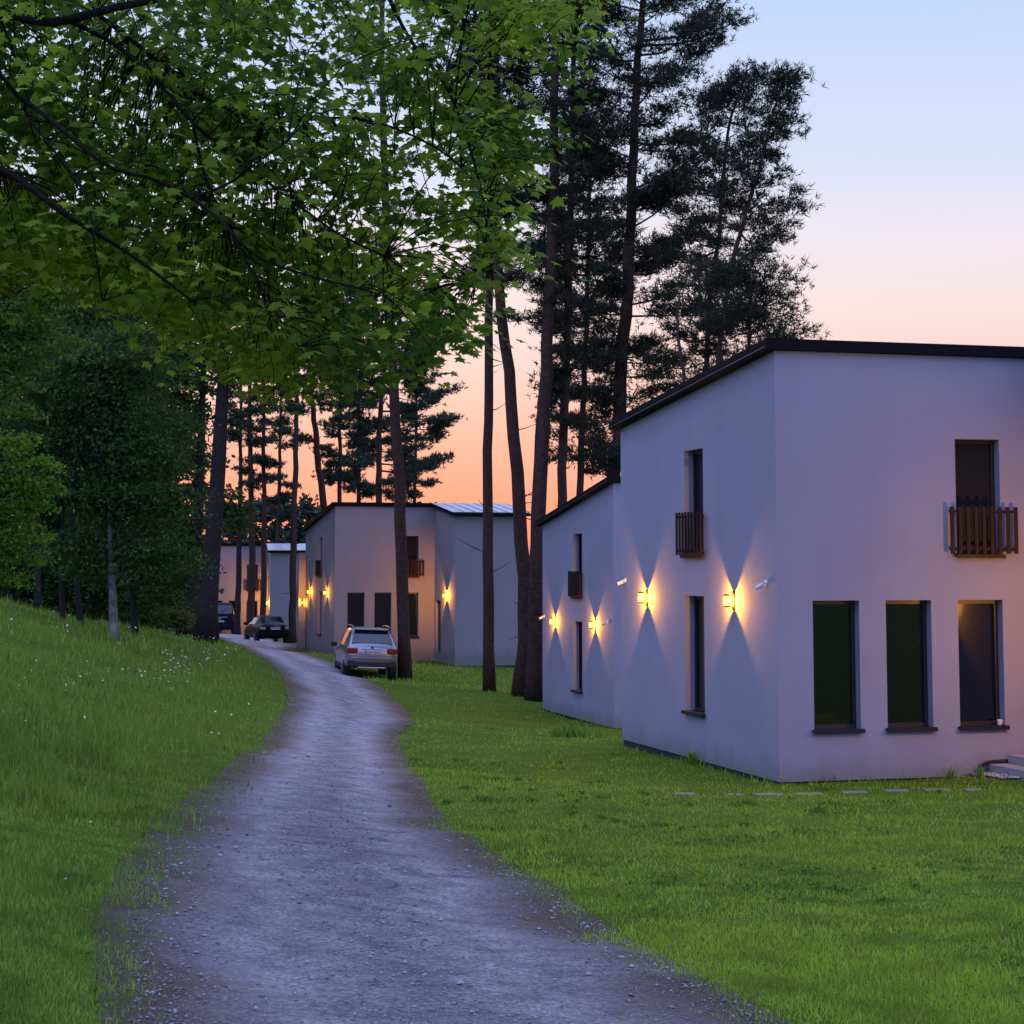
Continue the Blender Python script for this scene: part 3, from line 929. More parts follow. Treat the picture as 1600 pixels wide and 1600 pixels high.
C1 = corner_at(1218, 1220, 27.1); yaw1 = R(15.0)
D1 = depth_to(C1, yaw1, 972, 1166)
h1, wp1, wn1 = build_house(C1, yaw1, D1, 5.50, 'large pale house nearest the camera, three tall ground-floor windows on its front',
                           ['lit lantern on the nearest house, right of its slit window', 'lit lantern on the nearest house, left of its slit window beside the camera', 'lit lantern on the entrance wing of the nearest house'],
                           wing_lamp=(2.6, 2.5), cams=[(0.055, 2.79, (0.35, 0.75, -0.5), 'white security camera near the front corner of the nearest house'),
                                 (0.965, 2.79, (-0.2, 0.9, -0.35), 'white security camera at the rear edge of the nearest house')])
C2 = corner_at(960, 1137, 47.8); yaw2 = R(14.3)
D2 = depth_to(C2, yaw2, 848, 1110)
h2, wp2, wn2 = build_house(C2, yaw2, D2, 5.20, 'pale house partly hidden behind the nearest house',
                           ['lit lantern on the half-hidden second house, right of its slit window', 'lit lantern on the half-hidden second house, left of its slit window', 'lit lantern on the entrance wing of the half-hidden second house'],
                           cams=[(0.07, 2.62, (0.3, 0.8, -0.4), 'white security camera near the front corner of the half-hidden house'),
                                 (0.97, 2.62, (-0.2, 0.9, -0.35), 'white security camera at the rear edge of the half-hidden house')])
C3 = corner_at(522, 1022, 78.9); yaw3 = R(16.0)
D3 = depth_to(C3, yaw3, 476, 1010)
h3, wp3, wn3 = build_house(C3, yaw3, D3, 5.22, 'pale house with visible metal wing roof behind the silver car',
                           ['lit lantern on the house behind the silver car, right one on its side wall', 'lit lantern on the house behind the silver car, left one on its side wall', 'lit lantern by the door of the house behind the silver car'],
                           plaster='plaster_shade_taupe', wing_drop=0.36, cams=[(0.985, 2.8, (-0.2, 0.9, -0.35), 'tiny white security camera at the rear edge of the house behind the silver car')])
C4 = corner_at(316, 999, 125.0); yaw4 = R(9.0)
h4, wp4, wn4 = build_house(C4, yaw4, 6.8, 5.3, 'farthest pale house glimpsed between the trunks behind the dark van',
                           ['lit lantern on the farthest house, nearer its front corner', 'lit lantern on the farthest house at the left of the dark van', 'lit lantern beside the orange-lit front of the farthest house'],
                           plaster='plaster_shade_taupe', wing_lamp=(2.0, 3.0), wing_drop=0.2)
# low rear wing of the third house with its own lantern
rw = MB()
wall_panel(rw, (-0.34, D3 - 0.25), (-0.02, D3 - 0.25), (0, -1), -0.4, 4.25, 4.25, [])
wall_panel(rw, (-0.34, D3 - 0.25), (-0.34, D3 + 0.05), (-1, 0), -0.4, 4.25, 4.1, [])
wall_panel(rw, (-0.34, D3 + 0.05), (1.2, D3 + 0.05), (0, 1), -0.4, 4.1, 4.1, [])
rw.poly([(-0.34, D3 - 0.25, 4.25), (-0.02, D3 - 0.25, 4.25), (1.2, D3 + 0.05, 4.1), (-0.34, D3 + 0.05, 4.1)])
rw.build('rear_wing', M['plaster_shade_taupe'], h3)
wall_lamp(wp3(-0.17, D3 - 0.25, 2.02), wn3(0, -1), 'lit lantern low on the narrow rear wing left of the third house', power=LAMP_POWER * 0.22)


def in_house(X, Y, pad=0.0):
    X = np.asarray(X); Y = np.asarray(Y)
    inside = np.zeros(X.shape, bool)
    for c, yaw, Wm, Wt, D, wl in HOUSES:
        dx = X - c.x; dy = Y - c.y
        lx_ = dx * math.cos(yaw) + dy * math.sin(yaw)
        ly_ = -dx * math.sin(yaw) + dy * math.cos(yaw)
        inside |= (lx_ > -pad) & (lx_ < Wt + pad) & (ly_ > -pad) & (ly_ < D + pad)
        inside |= (lx_ > Wm - pad) & (lx_ < Wt + pad) & (ly_ > -wl - pad) & (ly_ <= 0)
    return inside


# ------------------------------------------------------------------ stepping stones, entrance step, pebbles
SL = [(1072, 1243, 30), (1148, 1244, 32), (1204, 1244, 40), (1268, 1243, 38), (1339, 1241, 36), (1404, 1238, 33), (1468, 1237, 37), (1528, 1236, 28)]
for k, (x, y, wpx) in enumerate(SL):
    p = hit(x, y, 8, 60)
    w_ = wpx * p.y / F_PX * 1.08
    s_ = MB().box((0, 0, 0), (w_, 0.24, 0.05)).build('stepping_stone', M['slab'], bevel=0.008)
    s_.location = (p.x, p.y + .15, gz(p.x, p.y + .15) - 0.008)
    s_.rotation_euler = (rnd.uniform(-.02, .02), rnd.uniform(-.02, .02), rnd.uniform(-.06, .06))
    ordn = ['first', 'second', 'third', 'fourth', 'fifth', 'sixth', 'seventh', 'last'][min(k, 7)]
    lab = (f'{ordn} slab from the left in the stepping stone row by the nearest house')
    tag(s_, lab, 'stepping stone', 'stepping stones across the lawn')
sp = wp1(4.27, -0.62, 0)
st = empty('entrance_step', (sp.x, sp.y, gz(sp.x, sp.y)), yaw1, 'grey concrete entrance step beside the nearest house', 'step')
MB().box((-0.52, 0, 0.06), (1.0, 1.1, 0.18)).build('lower_tread', M['concrete'], st, bevel=0.01)
MB().box((-0.36, 0.0, 0.21), (0.70, 1.1, 0.13)).build('upper_tread', M['concrete'], st, bevel=0.01)
hp = [wp1(3.02, -0.42, 0.0), wp1(3.0, -0.3, 0.06), wp1(3.06, -0.16, 0.14), wp1(3.25, -0.08, 0.18), wp1(3.6, -0.06, 0.19), wp1(4.2, -0.06, 0.19)]
ho = MB().tube(hp, [0.03] * 6, 8).build('garden_hose', M['hose'], smooth=True)
tag(ho, 'black hose curving along the wall beside the entrance step', 'hose')


# low-poly stones as one scattered mass
OCT = np.array([(1, 0, 0), (0, 1, 0), (-1, 0, 0), (0, -1, 0), (0, 0, 0.75), (0, 0, -0.6)], float)
OCF = np.array([(0, 1, 4), (1, 2, 4), (2, 3, 4), (3, 0, 4), (1, 0, 5), (2, 1, 5), (3, 2, 5), (0, 3, 5)])


def stones(name, pos, size, material, kind_label=None, parent=None):
    n_ = len(pos)
    a = rng.uniform(0, 2 * np.pi, n_)
    sc3 = size[:, None] * rng.uniform(0.6, 1.3, (n_, 3)) * np.array([1, 1, 0.7])
    v = OCT[None] * sc3[:, None, :] * rng.uniform(0.75, 1.2, (n_, 6, 1))
    ca, sa = np.cos(a)[:, None], np.sin(a)[:, None]
    v = np.stack([v[..., 0] * ca - v[..., 1] * sa, v[..., 0] * sa + v[..., 1] * ca, v[..., 2]], -1) + pos[:, None, :]
    f = (OCF[None] + (np.arange(n_) * 6)[:, None, None]).reshape(-1, 3)
    o = mesh_np(name, v, f, material, parent, attr=np.repeat(rng.random(n_), 6))
    return o


q = [wp1(x, y, 0) for x, y in zip(rng.uniform(2.95, 4.2, 900), rng.uniform(-1.1, -0.1, 900)) if (x - 3.5) ** 2 / 0.8 + (y + 0.4) ** 2 / 0.45 < 1]
q = np.array([(p.x, p.y, gz(p.x, p.y) + 0.035) for p in q[:650]])
tag(stones('pebbles', q, rng.uniform(0.018, 0.04, len(q)), M['pebble']), 'pale pebbles heaped around the entrance step', 'pebbles', kind='stuff')


def screen_uniform(n_, y0_, y1_, spread=0.36):
    u = rng.random(n_)
    Y = 1.0 / (u * (1 / y0_ - 1 / y1_) + 1 / y1_)
    X = rng.uniform(-spread, spread, n_) * Y
    return X, Y


X, Y = screen_uniform(150000, 6.0, 40)
ok = (X > road_left(Y) + 0.02) & (X < road_right(Y) - 0.02)
X, Y = X[ok], Y[ok]
ac_ = (X - road_left(Y)) / np.maximum(road_right(Y) - road_left(Y), .1) * 2 - 1
ok = rng.random(len(X)) < 0.30 + 0.70 * (np.cos(6.6 * ac_) * 0.5 + 0.5)
X, Y = X[ok][:24000], Y[ok][:24000]
sz = np.minimum(rng.lognormal(math.log(0.0048), 0.55, len(X)), 0.024) * np.clip(Y / 9, 1, 1.7)
sz = sz * 0.82
tag(stones('road_gravel', np.stack([X, Y, ground_np(X, Y) + 0.008], -1), sz, M['stone']), 'loose grey gravel lying on the track', 'gravel', kind='stuff')

# dry leaf bits and twigs along the track
X, Y = screen_uniform(9000, 6.0, 30)
L_, R_ = road_left(Y), road_right(Y)
edge = np.minimum(np.abs(X - L_), np.abs(X - R_))
ok = (X > L_ - .2) & (X < R_ + .2) & (rng.random(len(X)) < np.exp(-edge / 0.28) + 0.10)
X, Y = X[ok], Y[ok]
n_ = len(X)
a = rng.uniform(0, 6.28, n_); ln = rng.uniform(0.006, 0.022, n_); wd = ln * rng.uniform(0.2, 0.6, n_)
ux = np.stack([np.cos(a), np.sin(a), rng.normal(0, .25, n_)], -1); uy = np.stack([-np.sin(a), np.cos(a), rng.normal(0, .25, n_)], -1)
c = np.stack([X, Y, ground_np(X, Y) + 0.026], -1)
v = np.stack([c - ux * ln[:, None], c - uy * wd[:, None], c + ux * ln[:, None], c + uy * wd[:, None]], 1)
tag(mesh_np('leaf_litter', v, np.arange(n_ * 4).reshape(-1, 4), M['litter'], attr=np.repeat(rng.random(n_), 4)), 'dry leaves and twigs strewn along the track edges', 'leaf litter', kind='stuff')


# ------------------------------------------------------------------ grass
def blades(name, X, Y, h, w, material, lean=0.35, z_off=0.0):
    n_ = len(X)
    base = np.stack([X, Y, ground_np(X, Y) + z_off], -1)
    a = rng.uniform(0, 2 * np.pi, n_)
    side = np.stack([np.cos(a), np.sin(a), np.zeros(n_)], -1) * (w / 2)[:, None]
    b = rng.uniform(0, 2 * np.pi, n_)
    le = np.stack([np.cos(b), np.sin(b), np.zeros(n_)], -1) * (h * np.abs(rng.normal(0, lean, n_)))[:, None]
    up = np.stack([np.zeros(n_), np.zeros(n_), h], -1)
    mid = base + up * 0.55 + le * 0.3
    tip = base + up * (1 - 0.15 * rng.random(n_))[:, None] + le
    v = np.stack([base - side, base + side, mid + side * 0.8, mid - side * 0.8, tip], 1)
    i0 = (np.arange(n_) * 5)[:, None]
    f = np.concatenate([i0 + np.array([[0, 1, 2]]), i0 + np.array([[0, 2, 3]]), i0 + np.array([[3, 2, 4]])])
    return mesh_np(name, v, f, material, attr=np.repeat(rng.random(n_), 5))


def noise2(X, Y, s, seed):
    r = np.random.default_rng(seed)
    out_ = 0
    for k in range(6):
        a, b, p = r.normal(0, s, 3)
        out_ = out_ + np.sin(a * X + b * Y + p * 9)
    return out_ / 3.0


X, Y = screen_uniform(390000, 6.2, 75, 0.46)
edge = X - road_right(Y)
edge = edge + 0.08 * noise2(X, Y, 2.4, 9) + 0.05 * noise2(X, Y, 7.0, 19)
ok = (rng.random(len(X)) < np.clip((edge + 0.40) / 0.46, 0, 1) ** 1.6) & ~in_house(X, Y, -0.02)
X, Y = X[ok], Y[ok]; edge = edge[ok]
near = np.clip(Y / 9, 1, 6)
h = rng.lognormal(math.log(0.025), 0.35, len(X)) * near ** 0.35 * (1 + 0.35 * noise2(X, Y, 1.4, 3))
h = np.clip(h * np.clip(0.8 + edge * 0.9, 0.55, 1), 0.018, 0.12)
h = np.where(in_house(X, Y, 0.16), h * rng.uniform(1.0, 3.2, len(h)), h)
w = rng.uniform(0.0035, 0.006, len(X)) * near ** 0.85
o = blades('lawn_grass', X, Y, h, w, M['lawn'], lean=0.75)
tag(o, 'short mown green lawn grass between the track and the houses', 'grass', kind='stuff')
print('lawn blades', len(X))

X, Y = screen_uniform(440000, 6.2, 95, 0.47)
X = X - 0.0
edge = road_left(Y) - X - 0.22 * np.clip((13 - Y) / 5, 0, 1) + 0.08 * noise2(X, Y, 2.4, 8) + 0.05 * noise2(X, Y, 7.0, 18)
ok = (rng.random(len(X)) < np.clip((edge + 0.40) / 0.46, 0, 1) ** 1.6) & (X > -0.50 * Y)
X, Y, edge = X[ok], Y[ok], edge[ok]
near = np.clip(Y / 9, 1, 7)
h = rng.lognormal(math.log(0.085), 0.40, len(X)) * (0.30 + 0.70 * np.clip(edge / 1.4, 0, 1)) * (1 + 0.4 * noise2(X, Y, 1.2, 5)) * near ** 0.28
h = np.clip(h, 0.02, 0.42)
w = rng.uniform(0.004, 0.0075, len(X)) * near ** 0.85
o = blades('meadow_grass', X, Y, h, w, M['meadow'], lean=0.5)
tag(o, 'long uncut meadow grass on the left bank', 'grass', kind='stuff')
print('meadow blades', len(X))

# clover rosettes and low weeds in the mown lawn
X, Y = screen_uniform(1500, 7.0, 45)
ok = (X > road_right(Y) + 0.15) & ~in_house(X, Y, 0.05) & (noise2(X, Y, 0.8, 31) > 0.0)
X, Y = X[ok], Y[ok]
cc_ = []
for x_, y_ in zip(X, Y):
    k_ = rnd.randrange(10, 34); rr_ = rnd.uniform(0.03, 0.11)
    cc_.append(np.stack([x_ + rng.normal(0, rr_, k_), y_ + rng.normal(0, rr_, k_)], -1))
cc_ = np.concatenate(cc_)
cz = ground_np(cc_[:, 0], cc_[:, 1]) + rng.uniform(0.018, 0.04, len(cc_))
LAWN_CLOVER = np.column_stack([cc_, cz])

# far turf behind the trees on the right
X = rng.uniform(-22, 26, 40000); Y = rng.uniform(60, 140, 40000)
ok = ((X > road_right(Y) + 0.1)) & ~in_house(X, Y, 0.0)
X, Y = X[ok], Y[ok]
o = blades('rough_grass', X, Y, rng.uniform(0.05, 0.16, len(X)), rng.uniform(0.02, 0.05, len(X)), M['lawn'])
tag(o, 'rough grass around the far houses and trunks', 'grass', kind='stuff')

# daisies and cow parsley heads
pts = []
for cx_, cy_, sx_, sy_, nn in ((120, 1080, 90, 30, 26), (290, 1055, 30, 14, 34), (70, 1170, 70, 50, 10), (255, 1085, 60, 25, 16), (330, 1040, 50, 18, 26), (300, 1005, 60, 14, 30),
                               (60, 985, 60, 20, 14), (200, 1010, 80, 20, 20), (150, 1400, 120, 120, 10), (350, 1130, 60, 50, 10)):
    for _ in range(nn):
        x = rnd.gauss(cx_, sx_ * .6); y = rnd.gauss(cy_, sy_ * .6)
        if y < 975: continue
        p = hit(x, y, 6, 90)
        if p.x < float(road_left(p.y)) - 0.15:
            pts.append((p.x, p.y, gz(p.x, p.y) + rnd.uniform(0.12, 0.26) * min(1.6, p.y / 14)))
pts = np.array(pts)
n_ = len(pts)
sz = rng.uniform(0.005, 0.011, n_) * np.clip(pts[:, 1] / 14, 1, 2.6)
ang = np.linspace(0, 2 * np.pi, 7)[:-1]
ring = np.stack([np.cos(ang), np.sin(ang), np.zeros(6)], -1)
tilt = rng.normal(0, 0.5, (n_, 2))
v = ring[None] * sz[:, None, None]
v[..., 2] += v[..., 0] * tilt[:, :1] + v[..., 1] * tilt[:, 1:]
v = v + pts[:, None, :]
tag(mesh_np('meadow_flowers', v, np.arange(n_ * 6).reshape(-1, 6), M['flower']), 'small white wild flowers dotted through the left bank', 'flowers', kind='stuff')


# ------------------------------------------------------------------ small plants
def clump(px, py, hgt, spread, n_, label, mat_='meadow', cat='grass tuft'):
    p = hit(px, py, 8, 90)
    a = rng.uniform(0, 6.28, n_); r_ = np.abs(rng.normal(0, spread, n_))
    X = p.x + r_ * np.cos(a); Y = p.y + r_ * np.sin(a)
    k = p.y / 20
    o = blades('grass_tuft', X - 0, Y - 0, rng.uniform(0.4, 1.0, n_) * hgt, rng.uniform(0.008, 0.016, n_) * max(1, k), M[mat_], lean=0.6)
    return tag(o, label, cat, kind='stuff')


clump(893, 1152, 0.34, 0.30, 500, 'dark shaggy grass tuft alone on the lawn mound left of the nearest house')
clump(1082, 1194, 0.30, 0.08, 70, 'tall weed tuft at the foot of the nearest house side wall', cat='weed')
clump(1485, 1218, 0.28, 0.04, 26, 'thin weed against the front wall under the third window', cat='weed')
clump(1532, 1216, 0.26, 0.05, 34, 'weed against the front wall just left of the pebbles', cat='weed')
clump(1290, 1222, 0.20, 0.12, 60, 'low weeds at the wall under the first window', cat='weed')
clump(965, 1370, 0.07, 0.13, 260, 'dark clover patch in the middle of the lawn', cat='weed')
clump(905, 1115, 0.30, 0.25, 120, 'weeds along the foot of the half-hidden house', cat='weed')
p = hit(834, 1094, 20, 100)
tag(MB().box((p.x, p.y, p.z + 0.30), (0.035, 0.035, 0.66)).build('marker_stake', M['stake']), 'thin white stake in the grass beside the pine group', 'stake')


# ------------------------------------------------------------------ trees
def curve_pts(pts, n_):
    """Catmull-Rom resample"""
    pts = [Vector(p) for p in pts]
    if len(pts) == 2:
        return [pts[0].lerp(pts[1], i / (n_ - 1)) for i in range(n_)]
    ext_ = [pts[0] * 2 - pts[1]] + pts + [pts[-1] * 2 - pts[-2]]
    out_ = []
    m_ = len(pts) - 1
    for i in range(n_):
        t = i / (n_ - 1) * m_
        k = min(int(t), m_ - 1); u = t - k
        p0, p1, p2, p3 = ext_[k:k + 4]
        out_.append(0.5 * ((2 * p1) + (p2 - p0) * u + (2 * p0 - 5 * p1 + 4 * p2 - p3) * u * u + (3 * p1 - p0 - 3 * p2 + p3) * u ** 3))
    return out_


def needle_mass(centers, dirs, size, per, material, name, parent, width=0.03):
    n_ = len(centers)
    c = np.repeat(centers, per, 0)
    d = np.repeat(dirs, per, 0)
    nd = unit(d * 0.55 + rng.normal(0, 0.62, (n_ * per, 3)) + np.array([0, 0, 0.12]))
    ln = np.repeat(size, per) * rng.uniform(0.6, 1.25, n_ * per)
    sd_ = unit(np.cross(nd, rng.normal(0, 1, (n_ * per, 3)))) * (width * rng.uniform(0.7, 1.3, n_ * per))[:, None] * 0.5
    c = c + rng.normal(0, 0.03, c.shape)
    v = np.stack([c - sd_, c + sd_, c + nd * ln[:, None]], 1)
    return mesh_np(name, v, np.arange(n_ * per * 3).reshape(-1, 3), material, parent, attr=np.repeat(np.repeat(rng.random(n_), per), 3))


def pine(path, Y, wpx, env, label, bark='bark_pine', crown='needles', dens=1.0, tuft=0.20, group='tall pines around the houses', per=6, stubs=6, step=0.30, flat=0.34, twig_up=0.12):
    """path: picture points from base upwards; env: (y, left px, right px) of the crown, from bottom to top"""
    mpp = Y / F_PX
    pw = [P(x, y, Y) for x, y in path]
    b0 = pw[0]
    base = Vector((b0.x, Y, gz(b0.x, Y) - 0.1))
    if b0.z > base.z + 0.5:
        dxy = (pw[1] - pw[0])
        pw = [Vector((b0.x - dxy.x / max(dxy.z, 0.1) * (b0.z - base.z) * 0.6, Y, base.z))] + pw
    else:
        pw[0] = base
    n_ = 26
    tp = curve_pts(pw, n_)
    r0 = wpx * mpp / 2
    e = empty('pine_tree', base, 0, label, 'pine tree', group)
    off = Vector(base)
    rad = []
    ztop = tp[-1].z; zb = tp[0].z
    for k, p in enumerate(tp):
        f = (p.z - zb) / (ztop - zb)
        rad.append(max(r0 * (1 - 0.72 * f ** 1.2), 0.02) * (1.0 + 0.22 * max(0, 1 - f * 26)))
    wob = [Vector((rnd.gauss(0, 1), rnd.gauss(0, 1), 0)) * r0 * 0.10 for _ in tp]
    tp = [p + (w_ if 0 < k else Vector()) for k, (p, w_) in enumerate(zip(tp, wob))]
    MB().tube([p - off for p in tp], rad, 12).build('trunk', M[bark], e, smooth=True)

    def trunk_at(z):
        for k in range(len(tp) - 1):
            if tp[k].z <= z <= tp[k + 1].z:
                u = (z - tp[k].z) / max(tp[k + 1].z - tp[k].z, 1e-6)
                return tp[k].lerp(tp[k + 1], u), rad[k] * (1 - u) + rad[k + 1] * u
        return tp[-1].copy(), rad[-1]
    br = MB()
    cen, drs = [], []
    if env:
        ys = [q_[0] for q_ in env][::-1]
        Ls = [q_[1] for q_ in env][::-1]; Rs = [q_[2] for q_ in env][::-1]
        zlo = P(800, env[0][0], Y).z; zhi = P(800, env[-1][0], Y).z
        z = zlo
        while z < zhi:
            ypx = HORIZON - (z - EYE) / mpp
            le = np.interp(ypx, ys, Ls) * mpp; re = np.interp(ypx, ys, Rs) * mpp
            z += step / dens * rnd.uniform(0.4, 1.6)
            az = rnd.choice((0, math.pi)) + rnd.gauss(0, 0.75)
            ext_ = (re if math.cos(az) > 0 else le)
            ln = ext_ * rnd.uniform(0.45, 1.08)
            if ln < 0.25: continue
            p0, pr = trunk_at(z)
            frac = (z - zlo) / max(zhi - zlo, 0.1)
            rise = -0.12 + 0.55 * frac + rnd.gauss(0, 0.14)
            d0 = Vector((math.cos(az), math.sin(az), rise))
            p1 = p0 + d0 * ln * 0.5 + Vector((0, 0, -0.05 * ln))
            p2 = p0 + d0 * ln + Vector((0, 0, twig_up * ln + rnd.gauss(0, 0.08 * ln)))
            bp = curve_pts([p0 - off, p1 - off, p2 - off], 6)
            r1 = min(max(0.012 * ln + 0.012, 0.015), pr * 0.55)
            br.tube(bp, [max(r1 * (1 - 0.75 * i / 5), 0.012) for i in range(6)], 5, cap=False)
            nclump = max(3, int(ln / (0.30 if Y < 80 else 0.46) * rnd.uniform(0.8, 1.2)))
            for j in range(nclump):
                t = 0.30 + 0.70 * (j + rnd.uniform(0.3, 1.0)) / nclump
                k = min(int(t * 5), 4); u = t * 5 - k
                q_ = bp[k].lerp(bp[k + 1], u)
                side = Vector((-math.sin(az), math.cos(az), 0)) * rnd.gauss(0, 0.30 * ln * (1.15 - t) + 0.18)
                cc = q_ + side + Vector((0, 0, abs(rnd.gauss(0.06, 0.12))))
                br.tube([q_, q_.lerp(cc, 0.5) + Vector((0, 0, -0.03)), cc], [r1 * 0.4, r1 * 0.3, 0.008], 4, cap=False)
                nt_ = int(rnd.uniform(22, 42))
                rr_ = rnd.uniform(0.26, 0.48)
                loc = np.random.default_rng(rnd.randrange(1 << 30)).normal(0, 0.5, (nt_, 3)) * np.array([rr_, rr_, rr_ * flat]) * 1.35
                cen.append(np.array(cc)[None] + loc)
                dv = np.array(Vector((math.cos(az), math.sin(az), 0.55)).normalized())[None] + loc / rr_ * 0.8
                drs.append(dv)
        for k in range(9):
            cc = tp[-1] - off + Vector((rnd.gauss(0, .22), rnd.gauss(0, .22), -rnd.uniform(-0.15, 1.0)))
            loc = rng.normal(0, 0.5, (26, 3)) * np.array([0.22, 0.22, 0.26])
            cen.append(np.array(cc)[None] + loc); drs.append(loc / 0.3 + np.array([0, 0, 0.9]))
    # bare dead stubs on the lower trunk
    for _ in range(stubs):
        z = rnd.uniform(zb + 0.12 * (ztop - zb), zb + 0.5 * (ztop - zb))
        p0, pr = trunk_at(z)
        az = rnd.uniform(0, 6.28)
        d0 = Vector((math.cos(az), math.sin(az), rnd.uniform(-0.2, 0.5)))
        ln = rnd.uniform(0.3, 1.1)
        p2 = p0 + d0 * ln
        br.tube([p0 - off, p0.lerp(p2, 0.5) - off + Vector((0, 0, rnd.uniform(-.08, .08))), p2 - off], [0.022, 0.015, 0.006], 4, cap=False)
    if br.v:
        br.build('branches', M[bark], e, smooth=True)['kind'] = 'stuff'
    if cen:
        cen = np.concatenate(cen); drs = unit(np.concatenate(drs))
        needle_mass(cen, drs, np.full(len(cen), tuft), per, M[crown], 'crown', e, width=0.034 * Y / 58)['kind'] = 'stuff'
    return e


pine([(633, 1050), (625, 800), (614, 600), (606, 430), (600, 250), (597, 60), (595, -160)], 67.5, 20,
     [(420, 20, 20), (300, 60, 50), (100, 70, 70), (-60, 70, 70), (-160, 20, 20)], 'pine trunk standing right beside the silver car', dens=0.4, stubs=9)
pine([(765, 1075), (762, 800), (763, 600), (764, 430), (768, 200), (772, 0), (774, -150)], 61, 18,
     [(470, 20, 30), (330, 60, 70), (200, 60, 90), (60, 70, 90), (-100, 60, 60), (-150, 15, 15)], 'straight slender pine in front of the metal-roofed wing', stubs=10)
pine([(812, 1083), (821, 950), (810, 780), (796, 610), (783, 470), (777, 340), (775, 150), (780, 0), (785, -80)], 59.5, 24,
     [(330, 20, 20), (200, 50, 60), (50, 70, 80), (-80, 30, 30)], 'pine leaning left from the thick trunk group beside the half-hidden house', stubs=8)
pine([(834, 1088), (838, 920), (846, 750), (853, 600), (860, 420), (866, 250), (868, 100), (870, -120)], 58, 26,
     [(500, 70, 30), (440, 60, 20), (330, 60, 60), (200, 80, 80), (60, 90, 80), (-120, 40, 40)], 'thickest upright pine left of the half-hidden house', dens=0.9, stubs=8)
pine([(824, 1087), (833, 850), (843, 650), (850, 540), (857, 420), (862, 300)], 60.5, 14,
     [(480, 40, 20), (400, 30, 40), (300, 10, 20)], 'thin pine close behind the thickest pine trunk', stubs=4)
pine([(878, 800), (882, 650), (888, 450), (892, 300), (896, 120), (898, 0), (900, -120)], 65, 17,
     [(700, 30, 40), (560, 40, 50), (420, 60, 90), (280, 60, 100), (120, 60, 60), (-60, 50, 60), (-120, 15, 15)], 'dark pine rising just behind the roof of the half-hidden house', dens=1.1)
pine([(905, 790), (912, 600), (918, 450), (922, 300), (925, 240)], 69, 14,
     [(740, 40, 50), (600, 60, 80), (450, 60, 70), (330, 60, 70), (250, 15, 15)], 'shorter pine between the dark pine and the tallest pine', dens=1.2)
pine([(957, 760), (965, 680), (975, 520), (985, 380), (990, 250), (997, 100), (1003, 0), (1006, -130)], 58, 27,
     [(740, 60, 60), (620, 60, 100), (560, 65, 115), (450, 75, 115), (300, 105, 125), (180, 120, 145), (70, 120, 165), (0, 100, 140), (-130, 30, 30)],
     'tallest broad pine rising between the two nearest houses', dens=1.5)
pine([(1103, 620), (1108, 480), (1118, 400), (1124, 360), (1136, 216), (1150, 160), (1168, 112)], 55, 13,
     [(600, 90, 60), (480, 100, 60), (380, 110, 70), (300, 80, 60), (220, 70, 60), (160, 40, 50), (112, 6, 6)], 'upright pine above the corner of the nearest roof', dens=1.4, twig_up=0.3)
pine([(1118, 620), (1136, 464), (1152, 380), (1172, 312), (1186, 264), (1205, 190), (1226, 116)], 53, 13,
     [(520, 60, 80), (440, 70, 95), (390, 70, 150), (340, 60, 125), (290, 50, 70), (230, 40, 58), (170, 30, 32), (116, 6, 6)], 'right-leaning pine with its longest branch reaching over the sky', dens=1.4, twig_up=0.35)
pine([(1168, 640), (1170, 560), (1172, 500), (1174, 445)], 50, 14,
     [(620, 120, 110), (540, 110, 108), (490, 100, 85), (450, 60, 45), (432, 12, 12)], 'low bushy pine directly behind the nearest roof', dens=2.2, flat=0.6)
pine([(1072, 640), (1066, 570), (1058, 510), (1062, 462)], 52, 13, None, 'pale broken dead trunk behind the nearest roof', bark='bark_pale', stubs=9)
# farther pines, left of the gap
G2 = 'far pines against the sunset'
pine([(592, 800), (592, 700), (598, 600), (604, 520), (606, 420)], 98, 13,
     [(780, 40, 100), (700, 60, 110), (620, 50, 120), (540, 60, 130), (460, 50, 80), (420, 10, 10)], 'far pine with a full crown right of the trunk by the silver car', crown='needles_far', group=G2, dens=0.95, tuft=0.26)
pine([(507, 800), (498, 720), (489, 640), (482, 560), (478, 470)], 102, 15,
     [(700, 30, 40), (640, 60, 60), (560, 70, 70), (470, 20, 20)], 'far pine leaning left over the roof ridge of the third house', group=G2, crown='needles_far', dens=0.55, tuft=0.26)
pine([(530, 800), (531, 640), (532, 500), (533, 420)], 112, 9,
     [(760, 30, 40), (680, 50, 60), (600, 60, 60), (500, 60, 50), (420, 10, 10)], 'far slim pine behind the ridge of the third house', group=G2, crown='needles_far', dens=0.9, tuft=0.28)
pine([(560, 800), (561, 640), (563, 500), (564, 440)], 118, 9,
     [(780, 30, 40), (680, 50, 50), (560, 50, 50), (440, 10, 10)], 'far dark pine between the leaning one and the silver car trunk', group=G2, crown='needles_far', dens=0.9, tuft=0.28)
pine([(648, 800), (649, 720), (651, 640), (652, 560)], 125, 8,
     [(790, 50, 50), (730, 55, 75), (660, 45, 50), (560, 8, 8)], 'far small pine low over the third house roof', group=G2, crown='needles_far', dens=1.1, tuft=0.30)
pine([(457, 1003), (458, 850), (462, 700), (464, 600), (466, 450)], 97, 12,
     [(690, 30, 30), (620, 60, 50), (560, 60, 60), (450, 20, 20)], 'reddish slender trunk beside the dark saloon car', group=G2, crown='needles_far', dens=0.35, tuft=0.24, stubs=8)
pine([(410, 992), (413, 850), (412, 720), (412, 640), (413, 500)], 108, 10,
     [(760, 20, 20), (700, 45, 40), (620, 40, 50), (500, 10, 10)], 'thin dark pine behind the dark saloon car', group=G2, crown='needles_far', dens=0.45, tuft=0.26)
